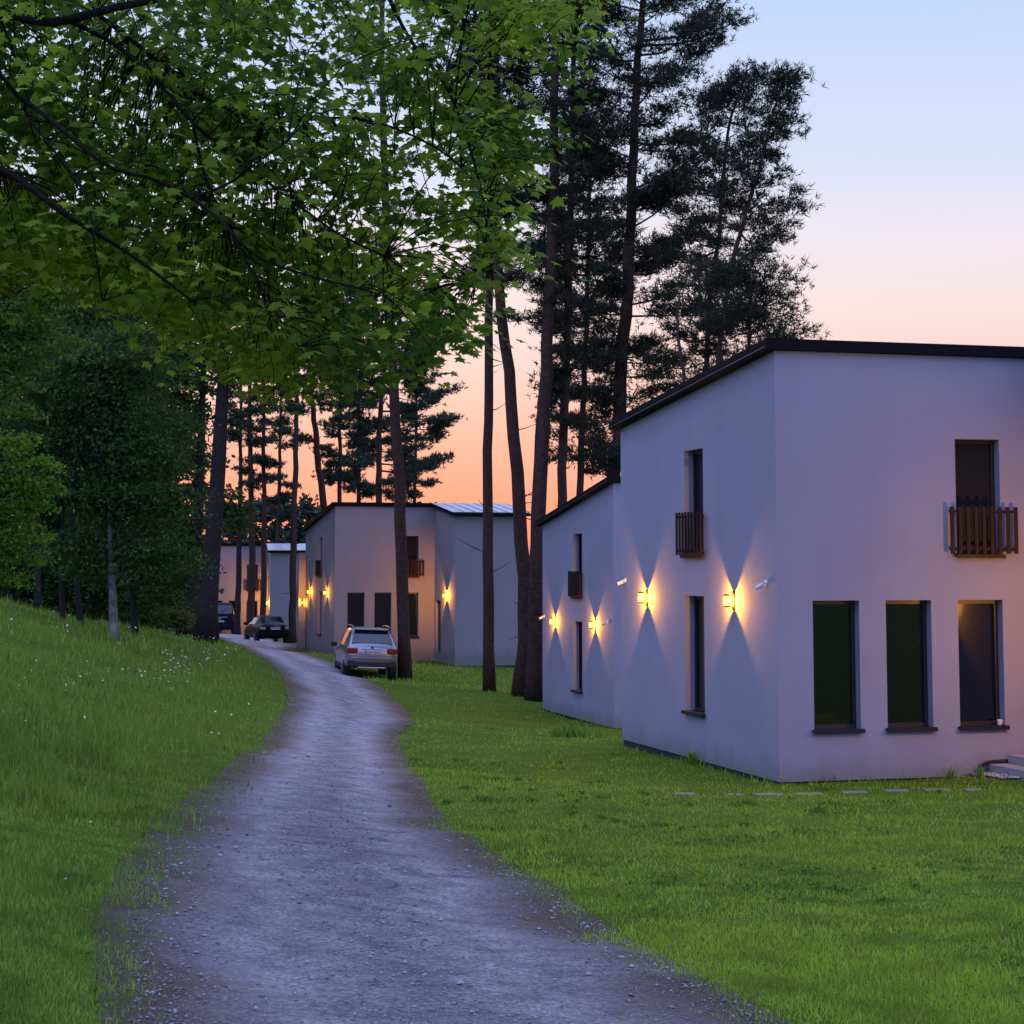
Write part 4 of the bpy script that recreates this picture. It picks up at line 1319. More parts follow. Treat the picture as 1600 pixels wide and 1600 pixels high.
pine([(390, 990), (394, 880), (392, 760), (390, 650), (391, 500)], 111, 12,
     [(770, 25, 15), (690, 35, 30), (600, 50, 40), (500, 10, 10)], 'grey-brown pine trunk before the orange wall of the farthest house', group=G2, crown='needles_far', dens=0.45, tuft=0.26)
pine([(371, 990), (373, 900), (375, 800), (376, 700), (377, 560)], 118, 10,
     [(700, 30, 30), (600, 40, 40), (560, 10, 10)], 'thin trunk just right of the dark van', bark='bark_dark', group=G2, crown='needles_far', dens=0.8, tuft=0.26)
pine([(432, 900), (436, 780), (438, 680), (440, 560)], 130, 9,
     [(820, 20, 20), (740, 35, 35), (660, 45, 45), (560, 10, 10)], 'faint far pine above the metal roof of the farthest house', group=G2, crown='needles_far', dens=0.4, tuft=0.30)


def leaf_quads(centers, size, material, name, parent, droop=0.3):
    n_ = len(centers)
    nrm = unit(rng.normal(0, 0.75, (n_, 3)) + np.array([0, 0, 0.75]))
    u = unit(np.cross(nrm, rng.normal(0, 1, (n_, 3))))
    u[:, 2] -= droop; u = unit(u)
    w_ = unit(np.cross(nrm, u))
    s = (size * rng.uniform(0.6, 1.25, n_))[:, None]
    v = np.stack([centers - u * s * .5, centers + w_ * s * 0.32, centers + u * s * .6, centers - w_ * s * 0.32], 1)
    return mesh_np(name, v, np.arange(n_ * 4).reshape(-1, 4), material, parent, attr=np.repeat(rng.random(n_) ** 1.5, 4))


o = leaf_quads(LAWN_CLOVER, rng.uniform(0.018, 0.034, len(LAWN_CLOVER)) * np.clip(LAWN_CLOVER[:, 1] / 12, 1, 2), M['leaf_mid'], 'lawn_clover', None, 0.0)
tag(o, 'dark clover and low weeds scattered through the mown lawn', 'clover', kind='stuff')


def broadleaf(name, cat, path, Y, wpx, blobs, label, n_leaves, leaf=0.15, bark='bark_dark', leafmat='leaf_dark', group='trees on the left bank', clump_r=0.55, droop=0.3):
    """blobs: crown lobes (x, y, rx, ry) in picture pixels at depth Y; leaf clumps sit on twigs inside them"""
    mpp = Y / F_PX
    pw = [P(x, y, Y) for x, y in path]
    base = Vector((pw[0].x, Y, gz(pw[0].x, Y) - 0.1))
    pw[0] = base
    tp = curve_pts(pw, 14)
    off = Vector(base)
    e = empty(name, base, 0, label, cat, group)
    r0 = wpx * mpp / 2
    rad = [max(r0 * (1 - 0.7 * k / 13) * (1 + 0.4 * (k == 0)), 0.02) for k in range(14)]
    MB().tube([p - off for p in tp], rad, 10).build('trunk', M[bark], e, smooth=True)
    br = MB()
    area = sum(b_[2] * b_[3] for b_ in blobs)
    cen = []
    for bx, by, rx_, ry_ in blobs:
        c0 = P(bx, by, Y)
        Rx, Rz = rx_ * mpp, ry_ * mpp
        k_ = max(6, int(1.7 * n_leaves * rx_ * ry_ / area / 70))
        for _ in range(k_):
            while True:
                q_ = Vector((rnd.uniform(-1, 1), rnd.uniform(-1, 1), rnd.uniform(-1, 1)))
                if 0.15 < q_.length < 1: break
            q_ = q_ * (0.75 + 0.25 * q_.length)
            cc = c0 + Vector((q_.x * Rx, q_.y * min(Rx, Rz) * 0.9, q_.z * Rz))
            hsel = min(tp, key=lambda p: abs(p.z - (cc.z - 0.5)))
            if rnd.random() < 0.4:
                md = hsel.lerp(cc, 0.55) + Vector((0, 0, 0.25 + rnd.gauss(0, 0.15)))
                br.tube([hsel - off, md - off, cc - off], [0.026, 0.014, 0.005], 4, cap=False)
            m_ = 70
            g_ = np.random.default_rng(rnd.randrange(1 << 30))
            ca_ = rnd.uniform(0, 6.28)
            lo = g_.normal(0, 0.5, (m_, 3)) * np.array([1.7, 0.75, 0.26]) * clump_r * rnd.uniform(0.6, 1.35)
            lo = np.stack([lo[:, 0] * math.cos(ca_) - lo[:, 1] * math.sin(ca_), lo[:, 0] * math.sin(ca_) + lo[:, 1] * math.cos(ca_), lo[:, 2] - 0.22 * np.abs(lo[:, 0])], -1)
            cen.append(np.array(cc - off)[None] + lo)
    br.build('branches', M['bark_dark'], e, smooth=True)['kind'] = 'stuff'
    cen = np.concatenate(cen)
    leaf_quads(cen, np.full(len(cen), leaf * 0.78), M[leafmat], 'crown', e, droop)['kind'] = 'stuff'
    return e


broadleaf('beech_tree', 'tree', [(322, 1002), (330, 880), (340, 750), (346, 640), (352, 540), (356, 420), (360, 300)], 72, 31,
          [(300, 440, 110, 90), (370, 420, 90, 80), (260, 560, 60, 60), (390, 560, 60, 40)], 'tall grey trunk left of the dark van', 9000, leaf=0.22)
broadleaf('dark_tree', 'tree', [(296, 987), (302, 880), (309, 790), (314, 700), (318, 560)], 80, 27,
          [(270, 700, 60, 110), (250, 840, 55, 70), (300, 560, 70, 70), (366, 800, 28, 45)], 'dark thick trunk with the glowing lantern beside it', 11000, leaf=0.24)
broadleaf('birch_tree', 'tree', [(178, 992), (176, 930), (172, 850), (169, 770)], 46, 16,
          [(180, 770, 55, 60), (215, 690, 60, 50), (140, 640, 70, 60), (190, 570, 80, 70), (240, 860, 60, 35), (130, 860, 45, 40), (100, 760, 50, 30), (270, 780, 45, 30)], 'pale birch trunk standing in the grass bank', 15000, leaf=0.14, bark='bark_birch')
broadleaf('slim_tree', 'tree', [(97, 970), (97, 880), (99, 780), (101, 640)], 47, 9,
          [(90, 720, 90, 80), (110, 600, 90, 90)], 'slim straight dark trunk at far left of the bank', 9000, leaf=0.14)
broadleaf('leaning_tree', 'tree', [(127, 966), (121, 920), (113, 850), (110, 740), (120, 560)], 50, 11,
          [(150, 520, 80, 90), (230, 690, 70, 90)], 'dark trunk leaning left between the slim tree and the birch', 9000, leaf=0.15)
broadleaf('spruce_tree', 'tree', [(212, 975), (206, 900), (204, 780), (206, 640), (208, 450)], 58, 10,
          [(215, 800, 70, 60), (220, 660, 70, 80), (215, 500, 60, 100), (250, 900, 60, 45)], 'thin dark trunk just right of the birch', 12000, leaf=0.17)
broadleaf('dark_tree', 'tree', [(60, 955), (58, 850), (55, 700), (55, 500)], 55, 12,
          [(40, 560, 110, 110), (60, 420, 120, 110), (170, 400, 90, 100)], 'tall dark tree behind the fresh green foliage at the left edge', 14000, leaf=0.17)
broadleaf('fresh_green_tree', 'tree', [(-60, 1000), (-50, 900), (-30, 800), (-10, 720)], 33, 14,
          [(10, 690, 55, 16), (45, 722, 50, 15), (20, 752, 75, 17), (62, 762, 52, 12), (30, 790, 70, 14), (0, 815, 80, 18), (38, 838, 45, 13), (10, 868, 55, 16), (-50, 790, 60, 100), (-5, 900, 40, 14)], 'fresh green leafy tree low at the left edge', 8500, leaf=0.09, leafmat='leaf_bright', clump_r=0.26)
broadleaf('bright_tree', 'tree', [(-110, 1010), (-105, 850), (-90, 700), (-60, 560), (-40, 470)], 27, 16,
          [(30, 500, 80, 24), (75, 470, 55, 18), (60, 535, 66, 18), (20, 570, 70, 20), (70, 435, 50, 18), (-20, 610, 60, 24), (25, 640, 45, 14), (-60, 500, 70, 110)], 'leafy green tree at the left edge under the maple', 9000, leaf=0.085, leafmat='leaf_mid', clump_r=0.24)
broadleaf('fern_bush', 'bush', [(276, 985), (275, 970), (274, 955)], 76, 5,
          [(272, 955, 22, 24), (285, 972, 16, 14)], 'yellow-green bush left of the dark thick trunk', 1800, leaf=0.13, leafmat='leaf_yellow', clump_r=0.3)
broadleaf('dark_tree', 'tree', [(20, 960), (18, 880), (16, 800), (14, 700)], 62, 10,
          [(30, 880, 60, 50), (100, 880, 60, 50), (160, 900, 50, 45), (200, 930, 50, 30)], 'low dark undergrowth tree behind the slim trunks', 9000, leaf=0.16)

# far woods that read as one mass
def woodland(name, label, spots, leaf, material):
    cen = []
    for x, ytop, ybot, Y, rx_ in spots:
        mpp = Y / F_PX
        c0 = P(x, (ytop + ybot) / 2, Y)
        Rz = (ybot - ytop) / 2 * mpp; Rx = rx_ * mpp
        k_ = int((80 if rx_ > 60 else 120) * rx_ * (ybot - ytop) / 20000)
        for _ in range(max(k_, 20)):
            zz = rnd.uniform(-1, 1)
            tp_ = max(0.06, 1 - max(0, (zz + 0.2) / 1.2) ** 1.3)
            a = rnd.uniform(0, 6.28); r_ = math.sqrt(rnd.random()) * tp_
            cc = c0 + Vector((math.cos(a) * r_ * Rx, math.sin(a) * r_ * Rx, zz * Rz))
            g_ = np.random.default_rng(rnd.randrange(1 << 30))
            cen.append(np.array(cc)[None] + g_.normal(0, 0.5, (60, 3)) * np.array([1.1, 1.1, 0.6]))
    cen = np.concatenate(cen)
    o = leaf_quads(cen, np.full(len(cen), leaf), M[material], name, None, 0.5)
    return tag(o, label, 'woodland', kind='stuff')


woodland('dark_woodland', 'dark mass of forest behind the left bank trees',
         [(20, 300, 990, 88, 150), (150, 330, 985, 95, 110), (250, 380, 985, 100, 90), (-120, 250, 990, 75, 170), (90, 600, 985, 78, 110), (200, 700, 985, 84, 80)], 0.34, 'leaf_dark')
woodland('distant_woodland', 'pale far trees low on the skyline between the houses',
         [(x, rnd.uniform(772, 812), 985, rnd.uniform(165, 185), rnd.uniform(18, 30)) for x in range(330, 720, 22)], 0.6, 'needles_far')


# ------------------------------------------------------------------ the maple that overhangs the track
mx0 = P(-560, 900, 17.0)
maple = empty('maple_tree', (mx0.x, 17.0, gz(mx0.x, 17.0) - 0.1), 0, 'big leafy maple overhanging the track from the upper left', 'maple tree')
moff = Vector(maple.location)
trunk_top = Vector((mx0.x + 0.3, 17.2, EYE + 3.4))
MB().tube([Vector((0, 0, 0)), Vector((0.05, 0, 1.0)), Vector((0.15, 0.1, 3.0)), trunk_top - moff, trunk_top - moff + Vector((0.3, 0.2, 4))], [0.42, 0.33, 0.29, 0.25, 0.12], 14).build('trunk', M['bark_maple'], maple, smooth=True)
LIMBS = [
    ([(-150, 60), (0, 25), (80, 35), (180, 12), (270, -8), (420, -60)], 16.0, 17, 9),
    ([(-200, 180), (0, 265), (50, 295), (110, 340), (200, 395), (300, 470)], 15.3, 15, 4),
    ([(100, 28), (180, 70), (250, 130), (300, 190), (370, 250), (440, 300), (520, 360), (600, 400)], 16.4, 8, 3),
    ([(-100, 90), (40, 160), (100, 205), (170, 260), (240, 280), (300, 310), (350, 350), (400, 400), (480, 430), (560, 450)], 15.0, 8, 3),
    ([(150, 20), (240, 90), (300, 140), (345, 165), (420, 190), (560, 185), (680, 230), (760, 300)], 17.4, 7, 2.5),
    ([(-50, -40), (200, -60), (400, -50), (600, -20), (720, 30), (820, 60), (900, 70)], 18.2, 11, 3),
    ([(300, 310), (360, 285), (395, 258), (450, 220)], 15.0, 5, 2),
    ([(40, 160), (45, 185), (130, 300), (150, 400), (160, 470)], 15.4, 5, 2),
    ([(600, -20), (640, 60), (700, 140), (740, 250), (760, 360), (745, 440)], 17.6, 6, 2.5),
    ([(300, 190), (330, 300), (420, 470), (480, 560)], 16.0, 5, 2),
]
lm = MB()
limb_nodes = []
for path, Y, w0, w1 in LIMBS:
    pp = []
    for k, (x, y) in enumerate(path):
        p = P(x, y, Y - 1.7 + 0.35 * math.sin(k * 1.7) * (k > 0))
        pp.append(p)
    if path[0][0] < -20:
        pp = [trunk_top + Vector((0.05, 0, -0.6 if path[0][1] > 100 else 0.5))] + pp
    cp = curve_pts(pp, 28)
    rr_ = [(w0 + (w1 - w0) * k / 27) * 1.12 * (Y - 1.7) / F_PX / 2 for k in range(28)]
    lm.tube([p - moff for p in cp], rr_, 8)
    limb_nodes += [(p, r_) for p, r_ in zip(cp, rr_)]
lm.build('limbs', M['bark_maple'], maple, smooth=True)
POLY = [(-330, -70), (950, -70), (932, 50), (905, 95), (870, 112), (845, 70), (800, 70), (770, 120), (790, 190), (825, 262), (800, 330), (785, 400), (748, 470), (735, 520), (650, 570),
        (560, 565), (510, 595), (470, 615), (400, 595), (370, 585), (330, 545), (300, 530), (255, 530), (230, 490), (180, 455), (130, 440), (60, 430), (-10, 450), (-70, 450), (-200, 480), (-330, 420)]
GAPS = [(230, 50, 46, 1.0), (470, 50, 55, .8), (545, 120, 60, .85), (600, 210, 62, .85), (665, 285, 55, .9), (520, 330, 34, .8), (415, 310, 30, .85), (205, 165, 34, .8), (710, 390, 40, .7), (640, 60, 50, .7), (735, 90, 45, .9), (440, 220, 36, .7), (330, 120, 26, .6), (620, 440, 34, .6)]


def inside(x, y, poly):
    c_ = False
    j = len(poly) - 1
    for i in range(len(poly)):
        xi, yi = poly[i]; xj, yj = poly[j]
        if (yi > y) != (yj > y) and x < (xj - xi) * (y - yi) / (yj - yi) + xi:
            c_ = not c_
        j = i
    return c_


node_p = np.array([p for p, _ in limb_nodes])
LEAF2D = [(0, -0.30), (0.17, -0.38), (0.46, -0.33), (0.33, -0.12), (0.66, 0.10), (0.60, 0.20), (0.30, 0.18), (0.33, 0.40), (0.20, 0.37), (0.0, 0.78)]
LEAF2D = LEAF2D + [(-x, y) for x, y in LEAF2D[-2:0:-1]]
lv = [(0, 0.02, 0.02)] + [(x, y, -0.13 * (x * x + y * y) - 0.10 * abs(x)) for x, y in LEAF2D]
LV = np.array(lv, float)
nl = len(LEAF2D)
LF = np.array([(0, 1 + i, 1 + (i + 1) % nl) for i in range(nl)])
tw = MB()
lp, lu, lnm, lsz, lr = [], [], [], [], []
ncl = 0
while ncl < 1430:
    x = rnd.uniform(-330, 950); y = rnd.uniform(-70, 620)
    if not inside(x, y, POLY): continue
    keep = 1.0
    for gx_, gy_, gr_, gs_ in GAPS:
        keep -= gs_ * math.exp(-((x - gx_) ** 2 + (y - gy_) ** 2) / (gr_ * gr_))
    keep *= 0.62 + 0.38 * math.sin(x * 0.031 + 1.3) * math.cos(y * 0.037 + x * 0.013)
    if rnd.random() > keep: continue
    Yc = rnd.triangular(13.2, 21.0, 16.2)
    if rnd.random() < 0.05: y += rnd.uniform(0, 45)
    c_ = P(x, y - 10, Yc)
    d2 = ((node_p - np.array(c_)) ** 2 * np.array([1, 0.6, 1])).sum(1) + 0.8 * np.maximum(node_p[:, 0] - c_.x, 0)
    k = int(np.argmin(d2))
    a_ = Vector(node_p[k])
    ln = (c_ - a_).length
    ncl += 1
    bright = rnd.random() ** 2.4 * 0.8  # per-cluster leaf brightness, standing in for light through the canopy
    for bx_, by_, br_ in ((300, 420, 80), (60, 430, 90), (260, 520, 70), (160, 400, 70), (400, 560, 60), (800, 40, 60)):  # clumps where backlight is put into the leaf colour
        bright = max(bright, 0.95 * math.exp(-((x - bx_) ** 2 + (y - by_) ** 2) / (br_ * br_)) * rnd.uniform(0.5, 1))
    mdp = a_.lerp(c_, 0.5) + Vector((rnd.gauss(0, .06), rnd.gauss(0, .06), 0.10 * ln))
    out_d = (c_ - a_); out_d.z *= 0.5
    out_d = out_d.normalized() if out_d.length > 0.05 else Vector((rnd.gauss(0, 1), rnd.gauss(0, 1), 0)).normalized()
    tip = c_ + out_d * 0.28 + Vector((0, 0, -0.10))
    cp = curve_pts([a_, mdp, c_, tip], 7)
    if ln < 2.2:
        tw.tube([p - moff for p in cp], [0.007, 0.006, 0.005, 0.0045, 0.004, 0.003, 0.0025], 4, cap=False)
    else:
        tw.tube([p - moff for p in cp[3:]], [0.0045, 0.004, 0.003, 0.0025], 4, cap=False)
    for j in range(rnd.randrange(15, 25)):
        t = rnd.uniform(-0.25, 0.5)
        q_ = c_ + out_d * t + Vector((rnd.gauss(0, 0.15), rnd.gauss(0, 0.17), rnd.gauss(-0.02, 0.10)))
        od = Vector((q_.x - c_.x + out_d.x * 0.15, q_.y - c_.y + out_d.y * 0.15, 0))
        od = od.normalized() if od.length > 1e-3 else out_d
        u_ = (od + Vector((rnd.gauss(0, .35), rnd.gauss(0, .35), rnd.uniform(-0.95, -0.1)))).normalized()
        nn = (Vector((rnd.gauss(0, .42), rnd.gauss(0, .42) - 0.1, 1.0)) + od * 0.35)
        nn = (nn - u_ * nn.dot(u_)).normalized()
        lp.append(q_); lu.append(u_); lnm.append(nn); lsz.append(rnd.uniform(0.055, 0.115)); lr.append(min(1.0, max(0.0, bright + rnd.gauss(0, 0.12))))
tw.build('twigs', M['bark_maple'], maple, smooth=True)['kind'] = 'stuff'
lr = np.array(lr); lp = np.array(lp); lu = np.array(lu); lnm = np.array(lnm); lsz = np.array(lsz)
lw = np.cross(lu, lnm)
print('maple leaves', len(lp))
order = np.argsort(lp[:, 1])
pick = order[:300]; rest = order[300:]
vv = lp[rest][:, None] + lsz[rest][:, None, None] * (lw[rest][:, None] * LV[None, :, :1] + lu[rest][:, None] * LV[None, :, 1:2] + lnm[rest][:, None] * LV[None, :, 2:3])
vv = vv - np.array(moff)
ff = (LF[None] + (np.arange(len(rest)) * (nl + 1))[:, None, None]).reshape(-1, 3)
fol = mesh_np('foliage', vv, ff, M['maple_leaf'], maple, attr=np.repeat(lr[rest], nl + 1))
fol['kind'] = 'stuff'
leafmesh = None
for i in pick:
    if leafmesh is None:
        o = mesh_np('leaf', LV, LF, M['maple_leaf'], maple, attr=np.full(nl + 1, 0.3))
        leafmesh = o.data
    else:
        o = bpy.data.objects.new('leaf', leafmesh); link(o, maple)
    s = float(lsz[i])
    mt = Matrix.Identity(4)
    for r_ in range(3):
        mt[r_][0] = float(lw[i][r_]) * s; mt[r_][1] = float(lu[i][r_]) * s; mt[r_][2] = float(lnm[i][r_]) * s
        mt[r_][3] = float(lp[i][r_] - moff[r_])
    o.matrix_local = mt


# ------------------------------------------------------------------ vehicles
def paint(name, color, metal=0.3, rough=0.28):
    return mat(name, color, rough, metal=metal, coat=0.35 if metal > 0.1 else 0.08, spec=0.35 if metal > 0.1 else 0.18)


M['silver_paint'] = paint('silver_paint', (0.30, 0.30, 0.34), 0.65, 0.22)
M['black_paint'] = paint('black_paint', (0.010, 0.010, 0.011), 0.0, 0.30)
M['navy_paint'] = paint('dark_blue_paint', (0.012, 0.013, 0.022), 0.0, 0.28)
for _k in ('black_paint', 'navy_paint'):
    M[_k].node_tree.nodes['Principled BSDF'].inputs['IOR'].default_value = 1.22
    M[_k].node_tree.nodes['Principled BSDF'].inputs['Coat Weight'].default_value = 0.0
    M[_k].node_tree.nodes['Principled BSDF'].inputs['Roughness'].default_value = 0.32
M['car_glass'] = mat('tinted_car_glass', (0.010, 0.012, 0.018), 0.05, spec=0.9)
M['tyre'] = mat('tyre_rubber', (0.012, 0.012, 0.012), 0.9, bump=(40, 0.3, 0.01))
M['rim'] = mat('wheel_rim', (0.30, 0.30, 0.31), 0.35, metal=0.8)
M['trim'] = mat('black_trim', (0.016, 0.016, 0.017), 0.6)
M['tail'] = mat('tail_light', (0.17, 0.008, 0.007), 0.25, coat=0.3)
M['tail_clear'] = mat('tail_light_lens', (0.40, 0.22, 0.18), 0.2, coat=0.5)
M['plate'] = mat('number_plate', (0.55, 0.56, 0.58), 0.5)
M['ink'] = mat('plate_characters', (0.02, 0.02, 0.025), 0.6)
M['chrome'] = mat('chrome', (0.6, 0.6, 0.62), 0.15, metal=1.0)
M['blue_enamel'] = mat('blue_enamel', (0.06, 0.12, 0.30), 0.3)
M['plate_blue'] = mat('plate_blue_band', (0.02, 0.06, 0.35), 0.5)


def build_vehicle(name, label, loc, heading, roll, pitch, st, paintm, spec, cat='car'):
    """st: stations (y, w_low, w_belt, w_roof, z_bottom, z_belt, z_top) from the rear bumper forwards; local y forward, x right"""
    e = empty(name, loc, 0, label, cat, 'parked cars along the track')
    e.rotation_euler = (pitch, roll, heading)
    rings = []
    for y, wl, wb, wr, zb, zm, zt in st:
        half = [(0, zb), (wl * 0.82, zb), (wl * 0.97, zb + 0.07), (wl, zb + 0.22), (wb, zm - 0.10), (wb * 0.965, zm), (wr + (wb - wr) * 0.10, zt - 0.10 * (zt - zm) - 0.02), (wr * 0.93, zt - 0.012), (wr * 0.5, zt + 0.012), (0, zt + 0.02)]
        rings.append([(x, y, z) for x, z in half] + [(-x, y, z) for x, z in half[-2:0:-1]])
    m_ = MB()
    n_ = len(rings[0])
    for r_ in rings:
        m_.v += r_
    for k in range(len(rings) - 1):
        for j in range(n_):
            j2 = (j + 1) % n_
            m_.f.append((k * n_ + j, k * n_ + j2, (k + 1) * n_ + j2, (k + 1) * n_ + j)); m_.m.append(0)
    m_.f.append(tuple(range(n_))); m_.m.append(0)
    m_.f.append(tuple((len(rings) - 1) * n_ + j for j in range(n_))[::-1]); m_.m.append(0)
    me = bpy.data.meshes.new('body')
    me.from_pydata(m_.v, [], m_.f)
    bm = bmesh.new(); bm.from_mesh(me)
    bmesh.ops.recalc_face_normals(bm, faces=bm.faces)
    bm.to_mesh(me); bm.free()
    me.materials.append(paintm)
    me.polygons.foreach_set('use_smooth', [True] * len(me.polygons))
    bo = link(bpy.data.objects.new('body', me), e)
    sb = bo.modifiers.new('rounding', 'SUBSURF'); sb.levels = 2; sb.render_levels = 2

    def patch(nm, q, material, off=0.008, parent=e, inset=0.0):
        q = [Vector(p) for p in q]
        c = sum(q, Vector()) / 4
        nrm = (q[1] - q[0]).cross(q[3] - q[0]).normalized()
        cen_ = Vector((0, st[len(st) // 2][0], 0.9))
        if nrm.dot(c - cen_) < 0: nrm = -nrm
        q = [p.lerp(c, inset) + nrm * off for p in q]
        b2 = [p - nrm * 0.02 for p in q]
        mm_ = MB().poly(q).poly(b2[::-1])
        for i in range(4):
            j = (i + 1) % 4
            mm_.poly([q[i], b2[i], b2[j], q[j]])
        return mm_.build(nm, material, parent)
    # rear window
    i0, i1 = spec['rear_glass']
    (y0_, _, wb0, wr0, _, zm0, zt0), (y1_, _, wb1, wr1, _, zm1, zt1) = st[i0], st[i1]
    a0, a1 = spec.get('rg', (0.10, 0.90))
    wA = wr0 * spec.get('rgw', 0.86); wB = wr1 * spec.get('rgw', 0.86)

    def lerp(a, b, t_): return a + (b - a) * t_
    q = [(-lerp(wA, wB, a0), lerp(y0_, y1_, a0), lerp(zt0, zt1, a0) + .02), (lerp(wA, wB, a0), lerp(y0_, y1_, a0), lerp(zt0, zt1, a0) + .02),
         (lerp(wA, wB, a1), lerp(y0_, y1_, a1), lerp(zt0, zt1, a1) + .02), (-lerp(wA, wB, a1), lerp(y0_, y1_, a1), lerp(zt0, zt1, a1) + .02)]
    patch('rear_window', q, M['car_glass'], 0.012)
    # windscreen
    i0, i1 = spec['screen']
    A, B = st[i0], st[i1]
    q = [(-A[3] * .85, A[0] + .05, A[6] - .02), (A[3] * .85, A[0] + .05, A[6] - .02), (B[3] * .92, B[0] - .08, B[6] + .07), (-B[3] * .92, B[0] - .08, B[6] + .07)]
    patch('windscreen', q, M['car_glass'], 0.012)
    # side windows
    for s in (-1, 1):
        for k, (ia, ib, ta, tb) in enumerate(spec['sides']):
            A, B = st[ia], st[ib]

            def sp_(S, t_):
                lo = Vector((S[2] * 0.965, S[0], S[5])); hi = Vector((S[3] + (S[2] - S[3]) * 0.10, S[0], S[6] - 0.10 * (S[6] - S[5]) - 0.02))
                return lo.lerp(hi, t_)
            q = [sp_(A, 0.06).lerp(sp_(B, 0.06), ta), sp_(A, 0.06).lerp(sp_(B, 0.06), tb), sp_(A, 0.92).lerp(sp_(B, 0.92), tb), sp_(A, 0.92).lerp(sp_(B, 0.92), ta)]
            q = [Vector((p.x * s, p.y, p.z)) for p in q]
            c = sum(q, Vector()) / 4
            nrm = (q[1] - q[0]).cross(q[3] - q[0]).normalized()
            if nrm.x * s < 0: nrm = -nrm
            MB().poly([p + nrm * 0.008 for p in q]).build('side_window', M['car_glass'], e)
    # wheels
    rw_, tw_ = spec['wheel']
    for y in spec['axles']:
        for s in (-1, 1):
            xw = s * (st[2][1] - tw_ / 2 + 0.025)
            ty = MB().tube([(xw - tw_ / 2, y, rw_), (xw - tw_ / 2 + 0.03, y, rw_), (xw + tw_ / 2 - 0.03, y, rw_), (xw + tw_ / 2, y, rw_)], [rw_ * 0.9, rw_, rw_, rw_ * 0.9], 24).build('wheel', M['tyre'], e, smooth=True, sharp=R(35))
            xo = xw + s * (tw_ / 2 + 0.004)
            rim = MB().tube([(xo - s * 0.01, y, rw_), (xo + s * 0.004, y, rw_)], [rw_ * 0.68, rw_ * 0.66], 20)
            rim.build('rim', M['trim'], ty)
            sp2_ = MB()
            for k in range(5):
                an = 2 * math.pi * k / 5
                sp2_.box((xo + s * 0.01, y + math.cos(an) * rw_ * .33, rw_ + math.sin(an) * rw_ * .33), (0.02, rw_ * 0.62, rw_ * .17), Matrix.Rotation(an, 3, 'X'))
            sp2_.build('spokes', M['rim'], ty)
            MB().tube([(xw - s * tw_ * .5, y, rw_), (xw + s * (tw_ / 2 - 0.012), y, rw_)], [rw_ * 1.13, rw_ * 1.13], 24).build('wheel_arch', M['trim'], e)
    for nm, c, s_, m2, bev in spec['boxes']:
        MB().box(c, s_).build(nm, M[m2], e, bevel=bev)
    for nm, pts_, rad_, m2 in spec.get('tubes', []):
        MB().tube(pts_, rad_, 12).build(nm, M[m2], e, smooth=True, sharp=R(40))
    # number plate with small characters
    px_, py_, pz_ = spec['plate']
    pl = MB().box((px_, py_, pz_), (0.52, 0.016, 0.115)).build('number_plate', M['plate'], e, bevel=0.004)
    MB().box((px_ - 0.235, py_ - 0.0095, pz_), (0.04, 0.004, 0.105)).build('plate_band', M['plate_blue'], pl)
    ch = MB()
    for k in range(7):
        x_ = px_ - 0.18 + k * 0.062 + (0.02 if k > 2 else 0)
        ch.box((x_, py_ - 0.0095, pz_), (0.010, 0.003, 0.07)).box((x_ + 0.024, py_ - 0.0095, pz_), (0.010, 0.003, 0.07)).box((x_ + 0.012, py_ - 0.0095, pz_ + (0.03 if k % 2 else -0.005)), (0.014, 0.003, 0.010))
    ch.build('plate_characters', M['ink'], pl)
    for s in (-1, 1):
        mxp = spec['mirror']
        MB().box((s * (mxp[0] + 0.10), mxp[1], mxp[2]), (0.22, 0.12, 0.16)).build('mirror', M[spec.get('mirror_mat', 'trim')], e, bevel=0.035)
    return e


